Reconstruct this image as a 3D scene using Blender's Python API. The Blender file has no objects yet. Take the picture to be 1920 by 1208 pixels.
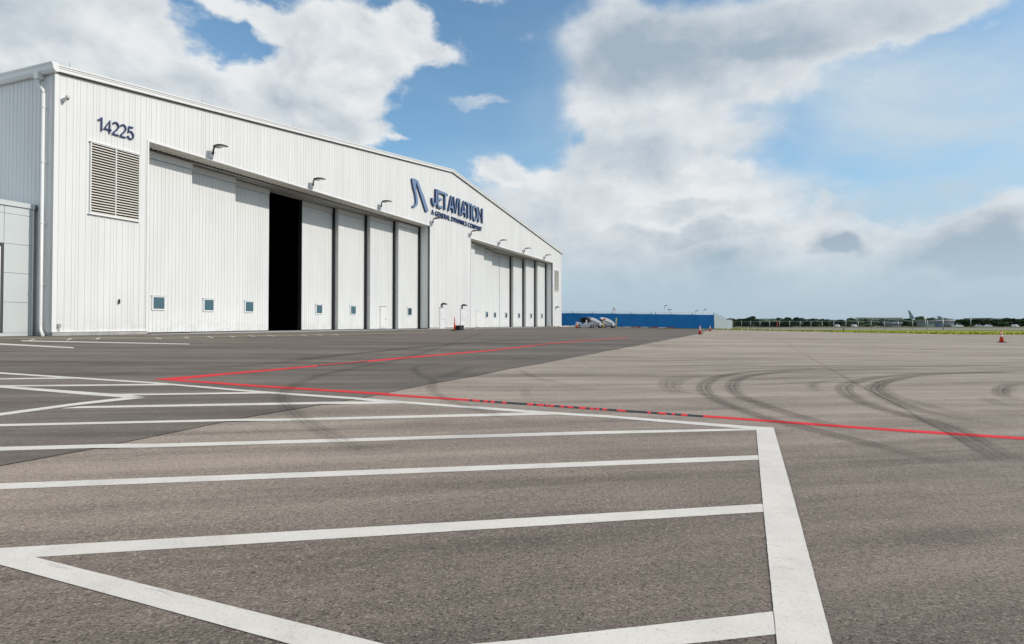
import bpy, bmesh, math, random
from mathutils import Vector, Matrix
random.seed(7)
scene = bpy.context.scene
COL = scene.collection

# ------------------------------------------------------------------ camera
F = 1150.0; PITCH = math.radians(1.0); YH = 606.5; PPX = 960.0
PPY = YH - F*math.tan(PITCH)
HEAD = math.atan((1415.0-PPX)/F*math.cos(PITCH))
FW0 = Vector((math.cos(HEAD), math.sin(HEAD), 0)); RT = Vector((math.sin(HEAD), -math.cos(HEAD), 0)); UPW = Vector((0, 0, 1))
FW = FW0*math.cos(PITCH)+UPW*math.sin(PITCH); UP = UPW*math.cos(PITCH)-FW0*math.sin(PITCH)
CAM = Vector((-19.516, -31.771, 0.63))
cd = bpy.data.cameras.new('camera'); cam = bpy.data.objects.new('camera', cd); COL.objects.link(cam)
cam.location = CAM
cam.rotation_euler = Matrix((RT, UP, -FW)).transposed().to_euler()
cd.sensor_width = 36; cd.lens = 36*F/1920.0
cd.shift_x = 0; cd.shift_y = (PPY-604.0)/1920.0
cd.clip_start = 0.1; cd.clip_end = 6000
scene.camera = cam

def ray(px, py):
    return FW+RT*((px-PPX)/F)-UP*((py-PPY)/F)
def hit(px, py, axis, val):
    d = ray(px, py); t = (val-CAM[axis])/d[axis]; return CAM+d*t
def at(px, depth, z=None, py=None):
    """world point on a given picture column at a horizontal distance along the view"""
    p = CAM+FW0*depth+RT*((px-PPX)/F*depth)
    if z is None: z = CAM.z-(py-YH)/F*depth
    return Vector((p.x, p.y, z))

# ------------------------------------------------------------------ light
SUNV = Vector((0.17, -1.0, 0.648)).normalized()
EL = math.asin(SUNV.z); AZ = math.atan2(SUNV.x, SUNV.y)
sd = bpy.data.lights.new('sun', 'SUN'); sun = bpy.data.objects.new('sun', sd); COL.objects.link(sun)
sd.energy = 2.65; sd.angle = math.radians(0.55); sd.color = (1.0, 0.93, 0.84)
sun.rotation_euler = SUNV.to_track_quat('Z', 'Y').to_euler()
scene.view_settings.view_transform = 'Standard'; scene.view_settings.look = 'None'
scene.view_settings.exposure = 0.12; scene.view_settings.gamma = 1.0
scene.view_settings.use_curve_mapping = False
scene.cycles.max_bounces = 6
SKYS = 0.15

# ------------------------------------------------------------------ node helper
class NT:
    def __init__(s, tree): s.t = tree; s.n = tree.nodes; s.l = tree.links; s.n.clear()
    def N(s, typ, ins=None, **props):
        n = s.n.new(typ)
        for k, v in props.items(): setattr(n, k, v)
        if ins:
            for k, v in ins.items():
                if isinstance(v, bpy.types.NodeSocket): s.l.new(v, n.inputs[k])
                else: n.inputs[k].default_value = v
        return n
    def M(s, op, a, b=0.0, c=None, clamp=False):
        ins = {0: a, 1: b}
        if c is not None: ins[2] = c
        return s.N('ShaderNodeMath', ins, operation=op, use_clamp=clamp).outputs[0]
    def V(s, op, a, b=(0, 0, 0)):
        n = s.N('ShaderNodeVectorMath', {0: a, 1: b}, operation=op)
        return n.outputs['Value'] if op in ('LENGTH', 'DOT_PRODUCT') else n.outputs[0]
    def noise(s, vec, scale, detail=6, rough=0.55, dist=0.0):
        return s.N('ShaderNodeTexNoise', {'Vector': vec, 'Scale': scale, 'Detail': detail, 'Roughness': rough, 'Distortion': dist})
    def ramp(s, v, a, b, lo=0.0, hi=1.0, smooth=True):
        return s.N('ShaderNodeMapRange', {0: v, 1: a, 2: b, 3: lo, 4: hi}, interpolation_type='SMOOTHSTEP' if smooth else 'LINEAR').outputs[0]
    def mix(s, f, a, b, mode='MIX'):
        n = s.N('ShaderNodeMix', data_type='RGBA', blend_type=mode)
        for k, v in ((0, f), (6, a), (7, b)):
            if isinstance(v, bpy.types.NodeSocket): s.l.new(v, n.inputs[k])
            else: n.inputs[k].default_value = v if k == 0 else (tuple(v)+(1,))[:4]
        return n.outputs[2]

# ------------------------------------------------------------------ sky: physical sky with cumulus, veils and low haze
world = bpy.data.worlds.new('World'); scene.world = world; world.use_nodes = True
w = NT(world.node_tree)
tc = w.N('ShaderNodeTexCoord').outputs['Generated']
nd = w.V('NORMALIZE', tc)
sx = w.N('ShaderNodeSeparateXYZ', {0: nd})
# azimuth measured to the right of the road-side heading, elevation
rx = w.V('DOT_PRODUCT', nd, tuple(RT)); fx = w.V('DOT_PRODUCT', nd, tuple(FW0))
az = w.M('ARCTAN2', rx, fx); el = w.M('ARCSINE', sx.outputs[2])
ae = w.N('ShaderNodeCombineXYZ', {0: az, 1: el, 2: 0.0}).outputs[0]
stretch = w.V('MULTIPLY', nd, (1, 1, 1.5))
nz1 = w.noise(stretch, 3.2, 5, 0.55); nz2 = w.noise(stretch, 9.0, 6, 0.6)
warp = w.V('SUBTRACT', nz1.outputs['Color'], (0.5, 0.5, 0.5)); warp2 = w.V('SUBTRACT', nz2.outputs['Color'], (0.5, 0.5, 0.5))
aew = w.V('ADD', ae, w.V('ADD', w.V('MULTIPLY', warp, (0.16, 0.12, 0)), w.V('MULTIPLY', warp2, (0.09, 0.07, 0))))
def azel(px, py):
    d = ray(px, py).normalized(); return math.atan2(d.dot(RT), d.dot(FW0)), math.asin(d.z)
def blobs(lst, src):
    tot = None
    for (cx, cy, rxp, ryp, wt) in lst:
        a0, e0 = azel(cx, cy); ra = abs(azel(cx+rxp, cy)[0]-azel(cx-rxp, cy)[0])/2; re = abs(azel(cx, cy+ryp)[1]-azel(cx, cy-ryp)[1])/2
        v = w.V('MULTIPLY', w.V('SUBTRACT', src, (a0, e0, 0)), (1/ra, 1/re, 0))
        g = w.ramp(w.V('LENGTH', v), 1.35, 0.3, 0.0, wt)
        tot = g if tot is None else w.M('ADD', tot, g)
    return tot
HARD = [(120, 60, 330, 130, 1.1), (60, 200, 300, 120, 1.0), (250, 170, 190, 75, .9), (-200, 100, 250, 260, 1.0), (400, 195, 150, 60, .95), (330, 150, 70, 40, .4), (500, 190, 80, 60, .6),
        (610, 110, 110, 130, 1.1), (690, 70, 115, 90, 1.0), (610, 220, 100, 75, .9), (560, 160, 80, 80, .7), (755, 45, 60, 50, .6), (800, 112, 55, 26, .75), (690, 150, 80, 60, .5), (650, 262, 70, 36, .7), (560, 260, 120, 40, .7),
        (430, 10, 90, 34, .9), (520, 60, 50, 50, .7), (470, 160, 70, 50, .6), (330, 90, 40, 30, .35), (270, 20, 70, 50, .6), (470, 78, 22, 12, .3), (900, -5, 60, 14, .35),
        (945, 318, 60, 32, .9), (905, 335, 60, 22, .5), (1010, 345, 70, 28, .7), (730, 262, 40, 7, .4),
        (1335, 352, 85, 40, .85), (1180, 345, 40, 22, .5), (1130, 428, 18, 10, .5), (1200, 420, 50, 34, .55), (1310, 470, 40, 26, .6), (1420, 470, 40, 22, .45), (1480, 440, 50, 20, .4), (1100, 480, 60, 20, .35), (1250, 455, 60, 26, .45), (1240, 380, 60, 30, .5), (1780, 500, 80, 18, .35), (1550, 400, 36, 26, .7), (1610, 440, 90, 38, .7), (1690, 430, 50, 30, .45), (1560, 450, 60, 30, .5)]
SOFT = [(872, 202, 62, 10, .50), (925, 214, 44, 8, .45), (1330, 80, 300, 120, 1.3), (1500, 60, 320, 70, 1.0), (1700, 20, 230, 55, .9), (1140, 70, 90, 80, .5), (1500, 150, 110, 50, .7), (1130, 180, 120, 60, .35),
        (1200, 220, 150, 90, 1.2), (1290, 265, 180, 70, .85), (1200, 310, 130, 60, .8), (1130, 290, 80, 60, .5), (1250, 400, 330, 90, .65), (1000, 420, 260, 100, .5), (1350, 480, 400, 60, .6), (1700, 520, 400, 60, .5),
        (1300, 470, 520, 130, .45), (1000, 380, 200, 80, .5), (1860, 450, 170, 62, 1.1), (1915, 390, 80, 60, .9), (1780, 420, 90, 40, .3)]
GREY = [(1300, 95, 330, 100, .62), (1120, 120, 100, 80, .22), (1500, 85, 170, 36, .25), (30, 40, 200, 80, .26), (1170, 292, 130, 36, .34), (1250, 318, 150, 26, .20), (1865, 455, 190, 66, .75), (1608, 465, 52, 22, .8), (1330, 430, 160, 16, .3), (1420, 455, 260, 40, .28),
        (540, 200, 50, 110, .25), (640, 230, 90, 60, .16), (340, 210, 160, 50, .12), (1300, 395, 120, 16, .3), (1150, 500, 300, 60, .35), (1010, 420, 120, 60, .22), (1500, 520, 500, 50, .25)]
fb = w.noise(stretch, 7.5, 10, 0.60, 0.15).outputs[0]
fb_up = w.noise(w.V('ADD', stretch, (0.010, -0.022, 0.032)), 6.5, 5, 0.58, 0.15).outputs[0]
fb_lo = w.noise(stretch, 6.5, 5, 0.58, 0.15).outputs[0]
fine = w.noise(stretch, 24.0, 7, 0.62).outputs[0]
soft_n = w.noise(w.V('MULTIPLY', nd, (1, 1, 1.8)), 3.4, 6, 0.52, 0.5).outputs[0]
view_mask = w.M('MULTIPLY', w.ramp(fx, 0.40, 0.62), w.ramp(sx.outputs[2], 0.72, 0.55))
generic = w.M('MULTIPLY', w.ramp(w.noise(stretch, 1.7, 4, 0.5).outputs[0], 0.36, 0.60, 0.0, 0.95), w.M('SUBTRACT', 1.0, view_mask))
dens = w.M('ADD', w.M('ADD', blobs(HARD, aew), generic), w.M('ADD', w.M('MULTIPLY', w.M('SUBTRACT', fb, 0.5), 1.7), w.M('MULTIPLY', w.M('SUBTRACT', fine, 0.5), 1.1)))
alpha_h = w.ramp(dens, 0.16, 0.86)
sdens = w.M('ADD', blobs(SOFT, aew), w.M('ADD', w.M('MULTIPLY', w.M('SUBTRACT', soft_n, 0.5), 1.4), w.M('MULTIPLY', w.M('SUBTRACT', fb, 0.5), 1.1)))
alpha_s = w.ramp(sdens, 0.05, 0.95)
relief = w.M('MULTIPLY', w.M('SUBTRACT', fb_lo, fb_up), 2.1)
shade = w.M('MULTIPLY', blobs(GREY, aew), w.ramp(soft_n, 0.25, 0.62, 0.8, 1.15))
lit_h = w.M('ADD', w.M('SUBTRACT', w.ramp(dens, 0.3, 1.5, 0.93, 0.80), shade), relief, clamp=True)
lit_s = w.M('ADD', w.M('SUBTRACT', 0.80, shade), w.M('ADD', w.M('MULTIPLY', w.M('SUBTRACT', soft_n, 0.5), 0.75), w.M('ADD', w.M('MULTIPLY', w.M('SUBTRACT', fb, 0.5), 0.7), w.M('MULTIPLY', relief, 0.6))), clamp=True)
CD = (0.35, 0.425, 0.50); CL = (0.74, 0.765, 0.78)
col_h = w.mix(lit_h, CD, CL); col_s = w.mix(lit_s, CD, CL)
sky = w.N('ShaderNodeTexSky', sky_type='NISHITA', sun_disc=False, sun_elevation=EL, sun_rotation=AZ, altitude=0, air_density=1.0, dust_density=0.3, ozone_density=3.0)
skyc = w.V('MULTIPLY', sky.outputs[0], (SKYS*0.82, SKYS*1.0, SKYS*0.97))
veiln = w.noise(w.V('MULTIPLY', nd, (1, 1, 3.0)), 2.2, 8, 0.6, 0.6).outputs[0]
veil = w.M('MULTIPLY', w.ramp(veiln, 0.30, 0.70, 0.2, 1.15), w.M('ADD', 0.10, blobs([(1750, 250, 380, 300, .75), (1500, 320, 250, 200, .35), (1000, 400, 400, 110, .5), (1060, 200, 100, 150, .15)], ae)), clamp=True)
hz = w.ramp(el, 0.27, 0.0, 0.0, 0.95)
base = w.mix(veil, skyc, (0.50, 0.61, 0.70))
base = w.mix(hz, base, (0.385, 0.485, 0.585))
efade = w.ramp(el, 0.01, 0.14, 0.0, 1.0)
final = w.mix(w.M('MULTIPLY', alpha_s, w.M('MULTIPLY', efade, 0.95)), base, col_s)
final = w.mix(w.M('MULTIPLY', alpha_h, w.ramp(el, 0.02, 0.22, 0.0, 1.0)), final, col_h)
bg = w.N('ShaderNodeBackground', {'Color': final, 'Strength': 1.0})
w.l.new(bg.outputs[0], w.N('ShaderNodeOutputWorld').inputs[0])
world.cycles.sampling_method = 'MANUAL'; world.cycles.sample_map_resolution = 512

# ------------------------------------------------------------------ materials
MATS = {}
def mat(name, col, rough=0.6, metal=0.0, var=0.0, vscale=3.0, spec=0.5, bump=0.0, bscale=60.0, stretchz=1.0, alpha=1.0):
    if name in MATS: return MATS[name]
    m = bpy.data.materials.new(name); m.use_nodes = True; t = NT(m.node_tree)
    b = t.N('ShaderNodeBsdfPrincipled', {'Base Color': tuple(col)+(1,), 'Roughness': rough, 'Metallic': metal, 'Specular IOR Level': spec, 'Alpha': alpha})
    pos = t.N('ShaderNodeNewGeometry').outputs['Position']
    if var:
        v = t.V('MULTIPLY', pos, (1, 1, stretchz))
        n = t.noise(v, vscale, 5, 0.6).outputs[0]
        c = t.mix(t.ramp(n, 0.3, 0.7), [x*(1-var) for x in col], [min(1, x*(1+var*0.6)) for x in col])
        if name.startswith('white_'):
            z = t.N('ShaderNodeSeparateXYZ', {0: pos}).outputs[2]
            st = t.noise(t.V('MULTIPLY', pos, (5, 5, 0.12)), 1.0, 4, 0.6).outputs[0]
            low = t.noise(t.V('MULTIPLY', pos, (1.5, 1.5, 2.5)), 1.0, 6, 0.7).outputs[0]
            g_ = t.M('ADD', t.M('MULTIPLY', t.ramp(st, 0.50, 0.75), 0.06), t.M('MULTIPLY', t.M('MULTIPLY', t.ramp(z, 1.3, 0.0), t.ramp(low, 0.38, 0.66)), 0.38), clamp=True)
            c = t.mix(g_, c, (0.46, 0.44, 0.40))
        t.l.new(c, b.inputs['Base Color'])
    if bump:
        bn = t.noise(pos, bscale, 4, 0.6).outputs[0]
        t.l.new(t.N('ShaderNodeBump', {'Height': bn, 'Strength': bump, 'Distance': 0.01}).outputs[0], b.inputs['Normal'])
    t.l.new(b.outputs[0], t.N('ShaderNodeOutputMaterial').inputs[0])
    MATS[name] = m; return m

def asphalt(name, col, warm, streak=0.5, grain=0.5, patch=0.10, sheen=0.2):
    m = bpy.data.materials.new(name); m.use_nodes = True; t = NT(m.node_tree)
    pos = t.N('ShaderNodeNewGeometry').outputs['Position']
    def rot(a, sc):
        r = t.N('ShaderNodeVectorRotate', {'Vector': pos, 'Angle': a}, rotation_type='Z_AXIS').outputs[0]
        return t.V('MULTIPLY', r, sc)
    sdir = STRIPE_ANG
    s1 = t.noise(rot(-sdir, (0.10, 0.9, 1)), 1.0, 6, 0.65, 0.8).outputs[0]
    s2 = t.noise(rot(-sdir-0.06, (0.22, 3.2, 1)), 1.0, 5, 0.65, 0.4).outputs[0]
    s3 = t.noise(rot(-sdir+0.10, (0.04, 0.35, 1)), 1.0, 5, 0.6, 0.8).outputs[0]
    big = t.noise(pos, 0.09, 5, 0.6).outputs[0]
    mid = t.noise(pos, 1.3, 6, 0.65).outputs[0]
    g1 = t.noise(pos, 110.0, 3, 0.7).outputs[0]
    g2 = t.noise(pos, 34.0, 4, 0.7).outputs[0]
    vor = t.N('ShaderNodeTexVoronoi', {'Vector': pos, 'Scale': 95.0}, feature='F1')
    sp = t.N('ShaderNodeSeparateColor', {0: vor.outputs['Color']}).outputs[0]
    sval = t.M('ADD', 1.0, t.M('MULTIPLY', t.ramp(s1, 0.28, 0.72, -0.5, 0.5), streak*.55))
    sval = t.M('ADD', sval, t.M('MULTIPLY', t.ramp(s2, 0.30, 0.70, -0.5, 0.5), streak*0.30))
    sval = t.M('ADD', sval, t.M('MULTIPLY', t.ramp(s3, 0.30, 0.70, -0.5, 0.5), streak*0.35))
    sval = t.M('ADD', sval, t.M('MULTIPLY', t.M('SUBTRACT', big, 0.5), patch*3))
    sval = t.M('ADD', sval, t.M('MULTIPLY', t.M('SUBTRACT', mid, 0.5), 0.30))
    gval = t.M('ADD', 1.0, t.M('MULTIPLY', t.ramp(g1, 0.30, 0.70, -0.5, 0.5), grain))
    gval = t.M('ADD', gval, t.M('MULTIPLY', t.ramp(g2, 0.30, 0.70, -0.5, 0.5), grain*0.5))
    gval = t.M('ADD', gval, t.M('MULTIPLY', t.ramp(sp, 0.88, 0.96), grain*0.9))
    gval = t.M('SUBTRACT', gval, t.M('MULTIPLY', t.ramp(sp, 0.12, 0.04), grain*0.5))
    val = t.M('MULTIPLY', sval, gval)
    shw = t.M('MULTIPLY', t.M('MULTIPLY', sval, t.M('ADD', 0.6, t.M('MULTIPLY', gval, 0.4))), sheen, clamp=True)
    c = t.mix(t.ramp(mid, 0.3, 0.7), col, warm)
    cc = t.N('ShaderNodeVectorMath', {0: c, 3: val}, operation='SCALE').outputs[0]
    h = t.M('ADD', t.M('MULTIPLY', g1, 0.6), t.M('MULTIPLY', vor.outputs['Distance'], 0.6))
    bm_ = t.N('ShaderNodeBump', {'Height': h, 'Strength': 0.4, 'Distance': 0.005}).outputs[0]
    b = t.N('ShaderNodeBsdfPrincipled', {'Base Color': cc, 'Roughness': 0.8, 'Specular IOR Level': 0.12, 'Normal': bm_, 'Diffuse Roughness': 1.0, 'Sheen Weight': shw, 'Sheen Roughness': 0.42, 'Sheen Tint': (1.0, 0.79, 0.635, 1)})
    t.l.new(b.outputs[0], t.N('ShaderNodeOutputMaterial').inputs[0])
    MATS[name] = m; return m

def paint(name, col, wear=0.35, wcol=(0.16, 0.15, 0.14)):
    m = bpy.data.materials.new(name); m.use_nodes = True; t = NT(m.node_tree)
    pos = t.N('ShaderNodeNewGeometry').outputs['Position']
    n1 = t.noise(pos, 2.0, 6, 0.7).outputs[0]; n2 = t.noise(pos, 70.0, 4, 0.7).outputs[0]
    sk = t.noise(t.V('MULTIPLY', pos, (22, 3, 1)), 1.0, 4, 0.7).outputs[0]
    f = t.M('ADD', t.M('MULTIPLY', t.ramp(n2, 0.54, 0.66), wear*1.0), t.M('MULTIPLY', t.ramp(sk, 0.60, 0.72), wear*1.1), clamp=True)
    c = t.mix(t.M('MULTIPLY', t.ramp(n1, 0.35, 0.7), 0.5), col, [x*0.72 for x in col])
    c = t.mix(f, c, wcol)
    bm_ = t.N('ShaderNodeBump', {'Height': n2, 'Strength': 0.25, 'Distance': 0.004}).outputs[0]
    b = t.N('ShaderNodeBsdfPrincipled', {'Base Color': c, 'Roughness': 0.7, 'Specular IOR Level': 0.3, 'Normal': bm_})
    t.l.new(b.outputs[0], t.N('ShaderNodeOutputMaterial').inputs[0])
    MATS[name] = m; return m

def rubber_mark(name, strength):
    """worn rubber left on the pavement: u runs along, v across the mark"""
    m = bpy.data.materials.new(name); m.use_nodes = True; t = NT(m.node_tree)
    uv = t.N('ShaderNodeTexCoord').outputs['UV']; pos = t.N('ShaderNodeNewGeometry').outputs['Position']
    s = t.N('ShaderNodeSeparateXYZ', {0: uv})
    v = s.outputs[1]; u = s.outputs[0]
    edge = t.M('MULTIPLY', t.ramp(v, 0.0, 0.18), t.ramp(v, 1.0, 0.82))
    tread = t.M('ADD', 0.68, t.M('MULTIPLY', t.M('SINE', t.M('MULTIPLY', v, 22.0)), 0.32))
    ln = t.noise(t.N('ShaderNodeCombineXYZ', {0: t.M('MULTIPLY', u, 0.35), 1: t.M('MULTIPLY', v, 7.0), 2: 0.0}).outputs[0], 1.0, 3, 0.6).outputs[0]
    g = t.noise(pos, 40.0, 4, 0.7).outputs[0]
    e1 = t.ramp(t.N('ShaderNodeUVMap').outputs[0] if False else u, 0.0, 2.0)
    a = t.M('MULTIPLY', t.M('MULTIPLY', edge, t.M('MULTIPLY', tread, t.ramp(ln, 0.3, 0.6, 0.45, 1.0))), t.ramp(g, 0.3, 0.62, 0.55, 1.0))
    a = t.M('MULTIPLY', t.M('MULTIPLY', a, e1), strength)
    d = t.N('ShaderNodeBsdfDiffuse', {'Color': (0.035, 0.033, 0.031, 1)}); tr = t.N('ShaderNodeBsdfTransparent')
    mx = t.N('ShaderNodeMixShader', {0: a, 1: tr.outputs[0], 2: d.outputs[0]})
    t.l.new(mx.outputs[0], t.N('ShaderNodeOutputMaterial').inputs[0])
    MATS[name] = m; return m

# direction of the painted stripes on the pavement
def gz(x, y):
    z = max(-1.0, 0.017*min(y, 0.0))
    if x > 92:
        k = min(1.0, (x-92)/40.0); z = z*(1-k)-1.0*k
    return z
def ml(y): return 0.0085*min(1.0, max(0.0, (y-EY+0.35)/0.3))
EY = -26.43
def ground(px, py, lift=0.0):
    d = ray(px, py); lo, hi = 0.5, 4000.0
    f = lambda t: (CAM+d*t).z-gz((CAM+d*t).x, (CAM+d*t).y)
    if f(hi) > 0: hi = 9000
    a = lo; step = 1.02; b = a
    while b < hi and f(b) > 0: a = b; b *= step
    for _ in range(40):
        mth = (a+b)/2
        if f(mth) > 0: a = mth
        else: b = mth
    p = CAM+d*b; return Vector((p.x, p.y, gz(p.x, p.y)+lift))
pa, pb = ground(500, 893), ground(1421, 858)
STRIPE_ANG = math.atan2(pb.y-pa.y, pb.x-pa.x)

WHITE = mat('white_wall_metal', (0.76, 0.757, 0.745), 0.45, 0, 0.045, 0.6, stretchz=0.25)
WHITE2 = mat('white_door_metal', (0.75, 0.755, 0.745), 0.45, 0, 0.04, 0.8, stretchz=0.2)
TRIM = mat('white_trim_metal', (0.80, 0.80, 0.79), 0.35)
GREYTRIM = mat('grey_flashing', (0.60, 0.60, 0.57), 0.5, 0, 0.06, 1.5)
SOFFIT = mat('soffit_metal', (0.82, 0.79, 0.72), 0.5)
BLACK = mat('black_rubber', (0.012, 0.012, 0.013), 0.7)
DARKIN = mat('interior_shade', (0.012, 0.012, 0.014), 0.9)  # near-black colour paints in the darkness of the unlit bay
CONC = mat('concrete', (0.42, 0.41, 0.39), 0.85, 0, 0.2, 2.5, bump=0.3)
GLASS = mat('teal_window_glass', (0.15, 0.25, 0.28), 0.08, 0.8)
NAVY = mat('navy_paint', (0.012, 0.035, 0.13), 0.45)
SIGNLIT = mat('sign_lit_face_blue', (0.16, 0.235, 0.38), 0.4)  # lit tone of the navy letters, painted into their faces
FIXT = mat('dark_bronze_fixture', (0.025, 0.02, 0.022), 0.4)
LENS = mat('lamp_lens', (0.45, 0.45, 0.45), 0.2)
ANNEX = mat('annexe_panel', (0.60, 0.635, 0.63), 0.35, 0.1, 0.03, 0.7)
FRAMEDK = mat('dark_window_frame', (0.06, 0.065, 0.07), 0.4)
ORANGE = mat('cone_orange', (0.90, 0.085, 0.018), 0.5, 0, 0.12, 6)
REFL = mat('reflective_white', (0.75, 0.75, 0.76), 0.35)
BLUEF = mat('blue_windscreen', (0.002, 0.20, 0.54), 0.7, 0, 0.14, 0.6)
BLUEPOST = mat('blue_fence_post', (0.01, 0.05, 0.16), 0.6)
GALV = mat('galvanised_steel', (0.42, 0.44, 0.45), 0.45, 0.5)
PALEF = mat('pale_mesh_screen', (0.29, 0.34, 0.36), 0.7, 0, 0.08, 1.0)
YEL = mat('yellow_paint', (0.62, 0.42, 0.03), 0.5)
RED = mat('red_paint', (0.60, 0.03, 0.03), 0.5)
CARTG = mat('cart_grey', (0.40, 0.41, 0.43), 0.4)
CARTW = mat('cart_white', (0.88, 0.88, 0.87), 0.25)
PLASTIC = mat('black_plastic', (0.02, 0.02, 0.022), 0.45)
BARK = mat('bark', (0.09, 0.07, 0.05), 0.9)
LEAF = [mat('leaf_%s' % n, c, 0.65, 0, 0.5, 0.9) for n, c in (('deep', (0.075, 0.135, 0.058)), ('mid', (0.10, 0.17, 0.065)), ('blue', (0.075, 0.125, 0.088)))]  # the blue tone tints the leaves for distance haze
WPAINT = paint('white_line_paint', (0.77, 0.715, 0.64), 0.26)
RPAINT = paint('red_line_paint', (0.80, 0.022, 0.028), 0.30, (0.16, 0.04, 0.035))
KPAINT = paint('black_line_paint', (0.022, 0.022, 0.022), 0.35)
YPAINT = paint('yellow_line_paint', (0.36, 0.31, 0.17), 0.4)
ASPL = asphalt('pale_asphalt', (0.055, 0.049, 0.0435), (0.069, 0.0595, 0.051), 0.9, 1.25, 0.08, 0.72)
ASPD = asphalt('new_asphalt', (0.069, 0.061, 0.054), (0.083, 0.071, 0.061), 1.0, 0.65, 0.09, 0.21)
MARK = rubber_mark('tyre_rubber', 0.42); MARKF = rubber_mark('faint_tyre_rubber', 0.26)

# ------------------------------------------------------------------ mesh helpers
class MB:
    def __init__(s): s.bm = bmesh.new()
    def poly(s, pts, mi=0):
        f = s.bm.faces.new([s.bm.verts.new(p) for p in pts]); f.material_index = mi; return f
    def box(s, a, b, mi=0, M=None):
        x0, y0, z0 = a; x1, y1, z1 = b
        c = [Vector(p) for p in ((x0, y0, z0), (x1, y0, z0), (x1, y1, z0), (x0, y1, z0), (x0, y0, z1), (x1, y0, z1), (x1, y1, z1), (x0, y1, z1))]
        if M: c = [M @ p for p in c]
        v = [s.bm.verts.new(p) for p in c]
        for q in ((0, 3, 2, 1), (4, 5, 6, 7), (0, 1, 5, 4), (1, 2, 6, 5), (2, 3, 7, 6), (3, 0, 4, 7)):
            f = s.bm.faces.new([v[i] for i in q]); f.material_index = mi
        return s
    def prism(s, prof, p0, ax, length, u=Vector((1, 0, 0)), v=Vector((0, 0, 1)), mi=0):
        """profile of (u,v) pairs swept from p0 along ax"""
        p0 = Vector(p0); ax = Vector(ax).normalized()*length
        A = [s.bm.verts.new(p0+u*a+v*b) for a, b in prof]; B = [s.bm.verts.new(p0+u*a+v*b+ax) for a, b in prof]
        n = len(prof)
        for i in range(n):
            f = s.bm.faces.new((A[i], A[(i+1) % n], B[(i+1) % n], B[i])); f.material_index = mi
        for q in (A[::-1], B):
            f = s.bm.faces.new(q); f.material_index = mi
        return s
    def tube(s, pts, radii, n=10, mi=0, cap=True):
        pts = [Vector(p) for p in pts]
        if not hasattr(radii, '__len__'): radii = [radii]*len(pts)
        rings = []
        for i, p in enumerate(pts):
            d = (pts[min(i+1, len(pts)-1)]-pts[max(i-1, 0)]).normalized()
            a = d.orthogonal().normalized() if abs(d.z) < 0.95 else Vector((1, 0, 0)); a = (a-d*a.dot(d)).normalized(); b = d.cross(a)
            if i and rings:
                a0 = pa_; a = (a0-d*a0.dot(d)).normalized(); b = d.cross(a)
            pa_ = a
            rings.append([s.bm.verts.new(p+(a*math.cos(2*math.pi*k/n)+b*math.sin(2*math.pi*k/n))*radii[i]) for k in range(n)])
        for r0, r1 in zip(rings, rings[1:]):
            for k in range(n):
                f = s.bm.faces.new((r0[k], r0[(k+1) % n], r1[(k+1) % n], r1[k])); f.material_index = mi; f.smooth = True
        if cap:
            for q in (rings[0][::-1], rings[-1]):
                f = s.bm.faces.new(q); f.material_index = mi
        return s
    def bevel(s, w, seg=1):
        bmesh.ops.bevel(s.bm, geom=[e for e in s.bm.edges if len(e.link_faces) == 2 and e.calc_face_angle(0) > 0.5], offset=w, segments=seg, affect='EDGES', clamp_overlap=True)
        return s
    def make(s, name, mats, parent=None, loc=None, normals=True):
        if normals: bmesh.ops.recalc_face_normals(s.bm, faces=s.bm.faces)
        me = bpy.data.meshes.new(name); s.bm.to_mesh(me); s.bm.free()
        for m in (mats if isinstance(mats, (list, tuple)) else [mats]): me.materials.append(m)
        return link(name, me, parent, loc)
def link(name, me, parent=None, loc=None):
    o = bpy.data.objects.new(name, me); COL.objects.link(o); o.parent = parent
    if loc is not None: o.location = loc
    return o
def thing(name, label, cat, loc=(0, 0, 0), rz=0, group=None):
    o = bpy.data.objects.new(name, None); COL.objects.link(o); o.location = loc; o.rotation_euler = (0, 0, rz); o.empty_display_size = 0.3
    return tag(o, label, cat, group)
def tag(o, label, cat, group=None):
    o['label'] = label; o['category'] = cat
    if group: o['group'] = group
    return o
def struct(o): o['kind'] = 'structure'; return o
def dup(root, label=None, loc=None, rz=None):
    r = root.copy(); COL.objects.link(r)
    if loc is not None: r.location = loc
    if rz is not None: r.rotation_euler = (0, 0, rz)
    if label: r['label'] = label
    def rec(src, dst):
        for ch in src.children:
            c = ch.copy(); COL.objects.link(c); c.parent = dst; rec(ch, c)
    rec(root, r); return r

# ------------------------------------------------------------------ ground
def sheet(name, xs, ys, m, lift, skirt=None):
    b = MB(); g = [[b.bm.verts.new((x, y, gz(x, y)+lift)) for x in xs] for y in ys]
    for j in range(len(ys)-1):
        for i in range(len(xs)-1): b.bm.faces.new((g[j][i], g[j][i+1], g[j+1][i+1], g[j+1][i]))
    return b.make(name, m, normals=False)
def grassmat(name, c1, c2, c3, sc=0.6):
    m = bpy.data.materials.new(name); m.use_nodes = True; t = NT(m.node_tree)
    pos = t.N('ShaderNodeNewGeometry').outputs['Position']
    n1 = t.noise(pos, sc*0.15, 5, 0.6).outputs[0]; n2 = t.noise(pos, sc*1.5, 6, 0.7).outputs[0]
    c = t.mix(t.ramp(n1, 0.35, 0.65), c1, c2); c = t.mix(t.ramp(n2, 0.52, 0.68), c, c3)
    b = t.N('ShaderNodeBsdfPrincipled', {'Base Color': c, 'Roughness': 0.95, 'Specular IOR Level': 0.1})
    t.l.new(b.outputs[0], t.N('ShaderNodeOutputMaterial').inputs[0]); return m
GRASS = grassmat('dry_field_grass', (0.14, 0.155, 0.055), (0.20, 0.185, 0.09), (0.17, 0.18, 0.06))
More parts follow.
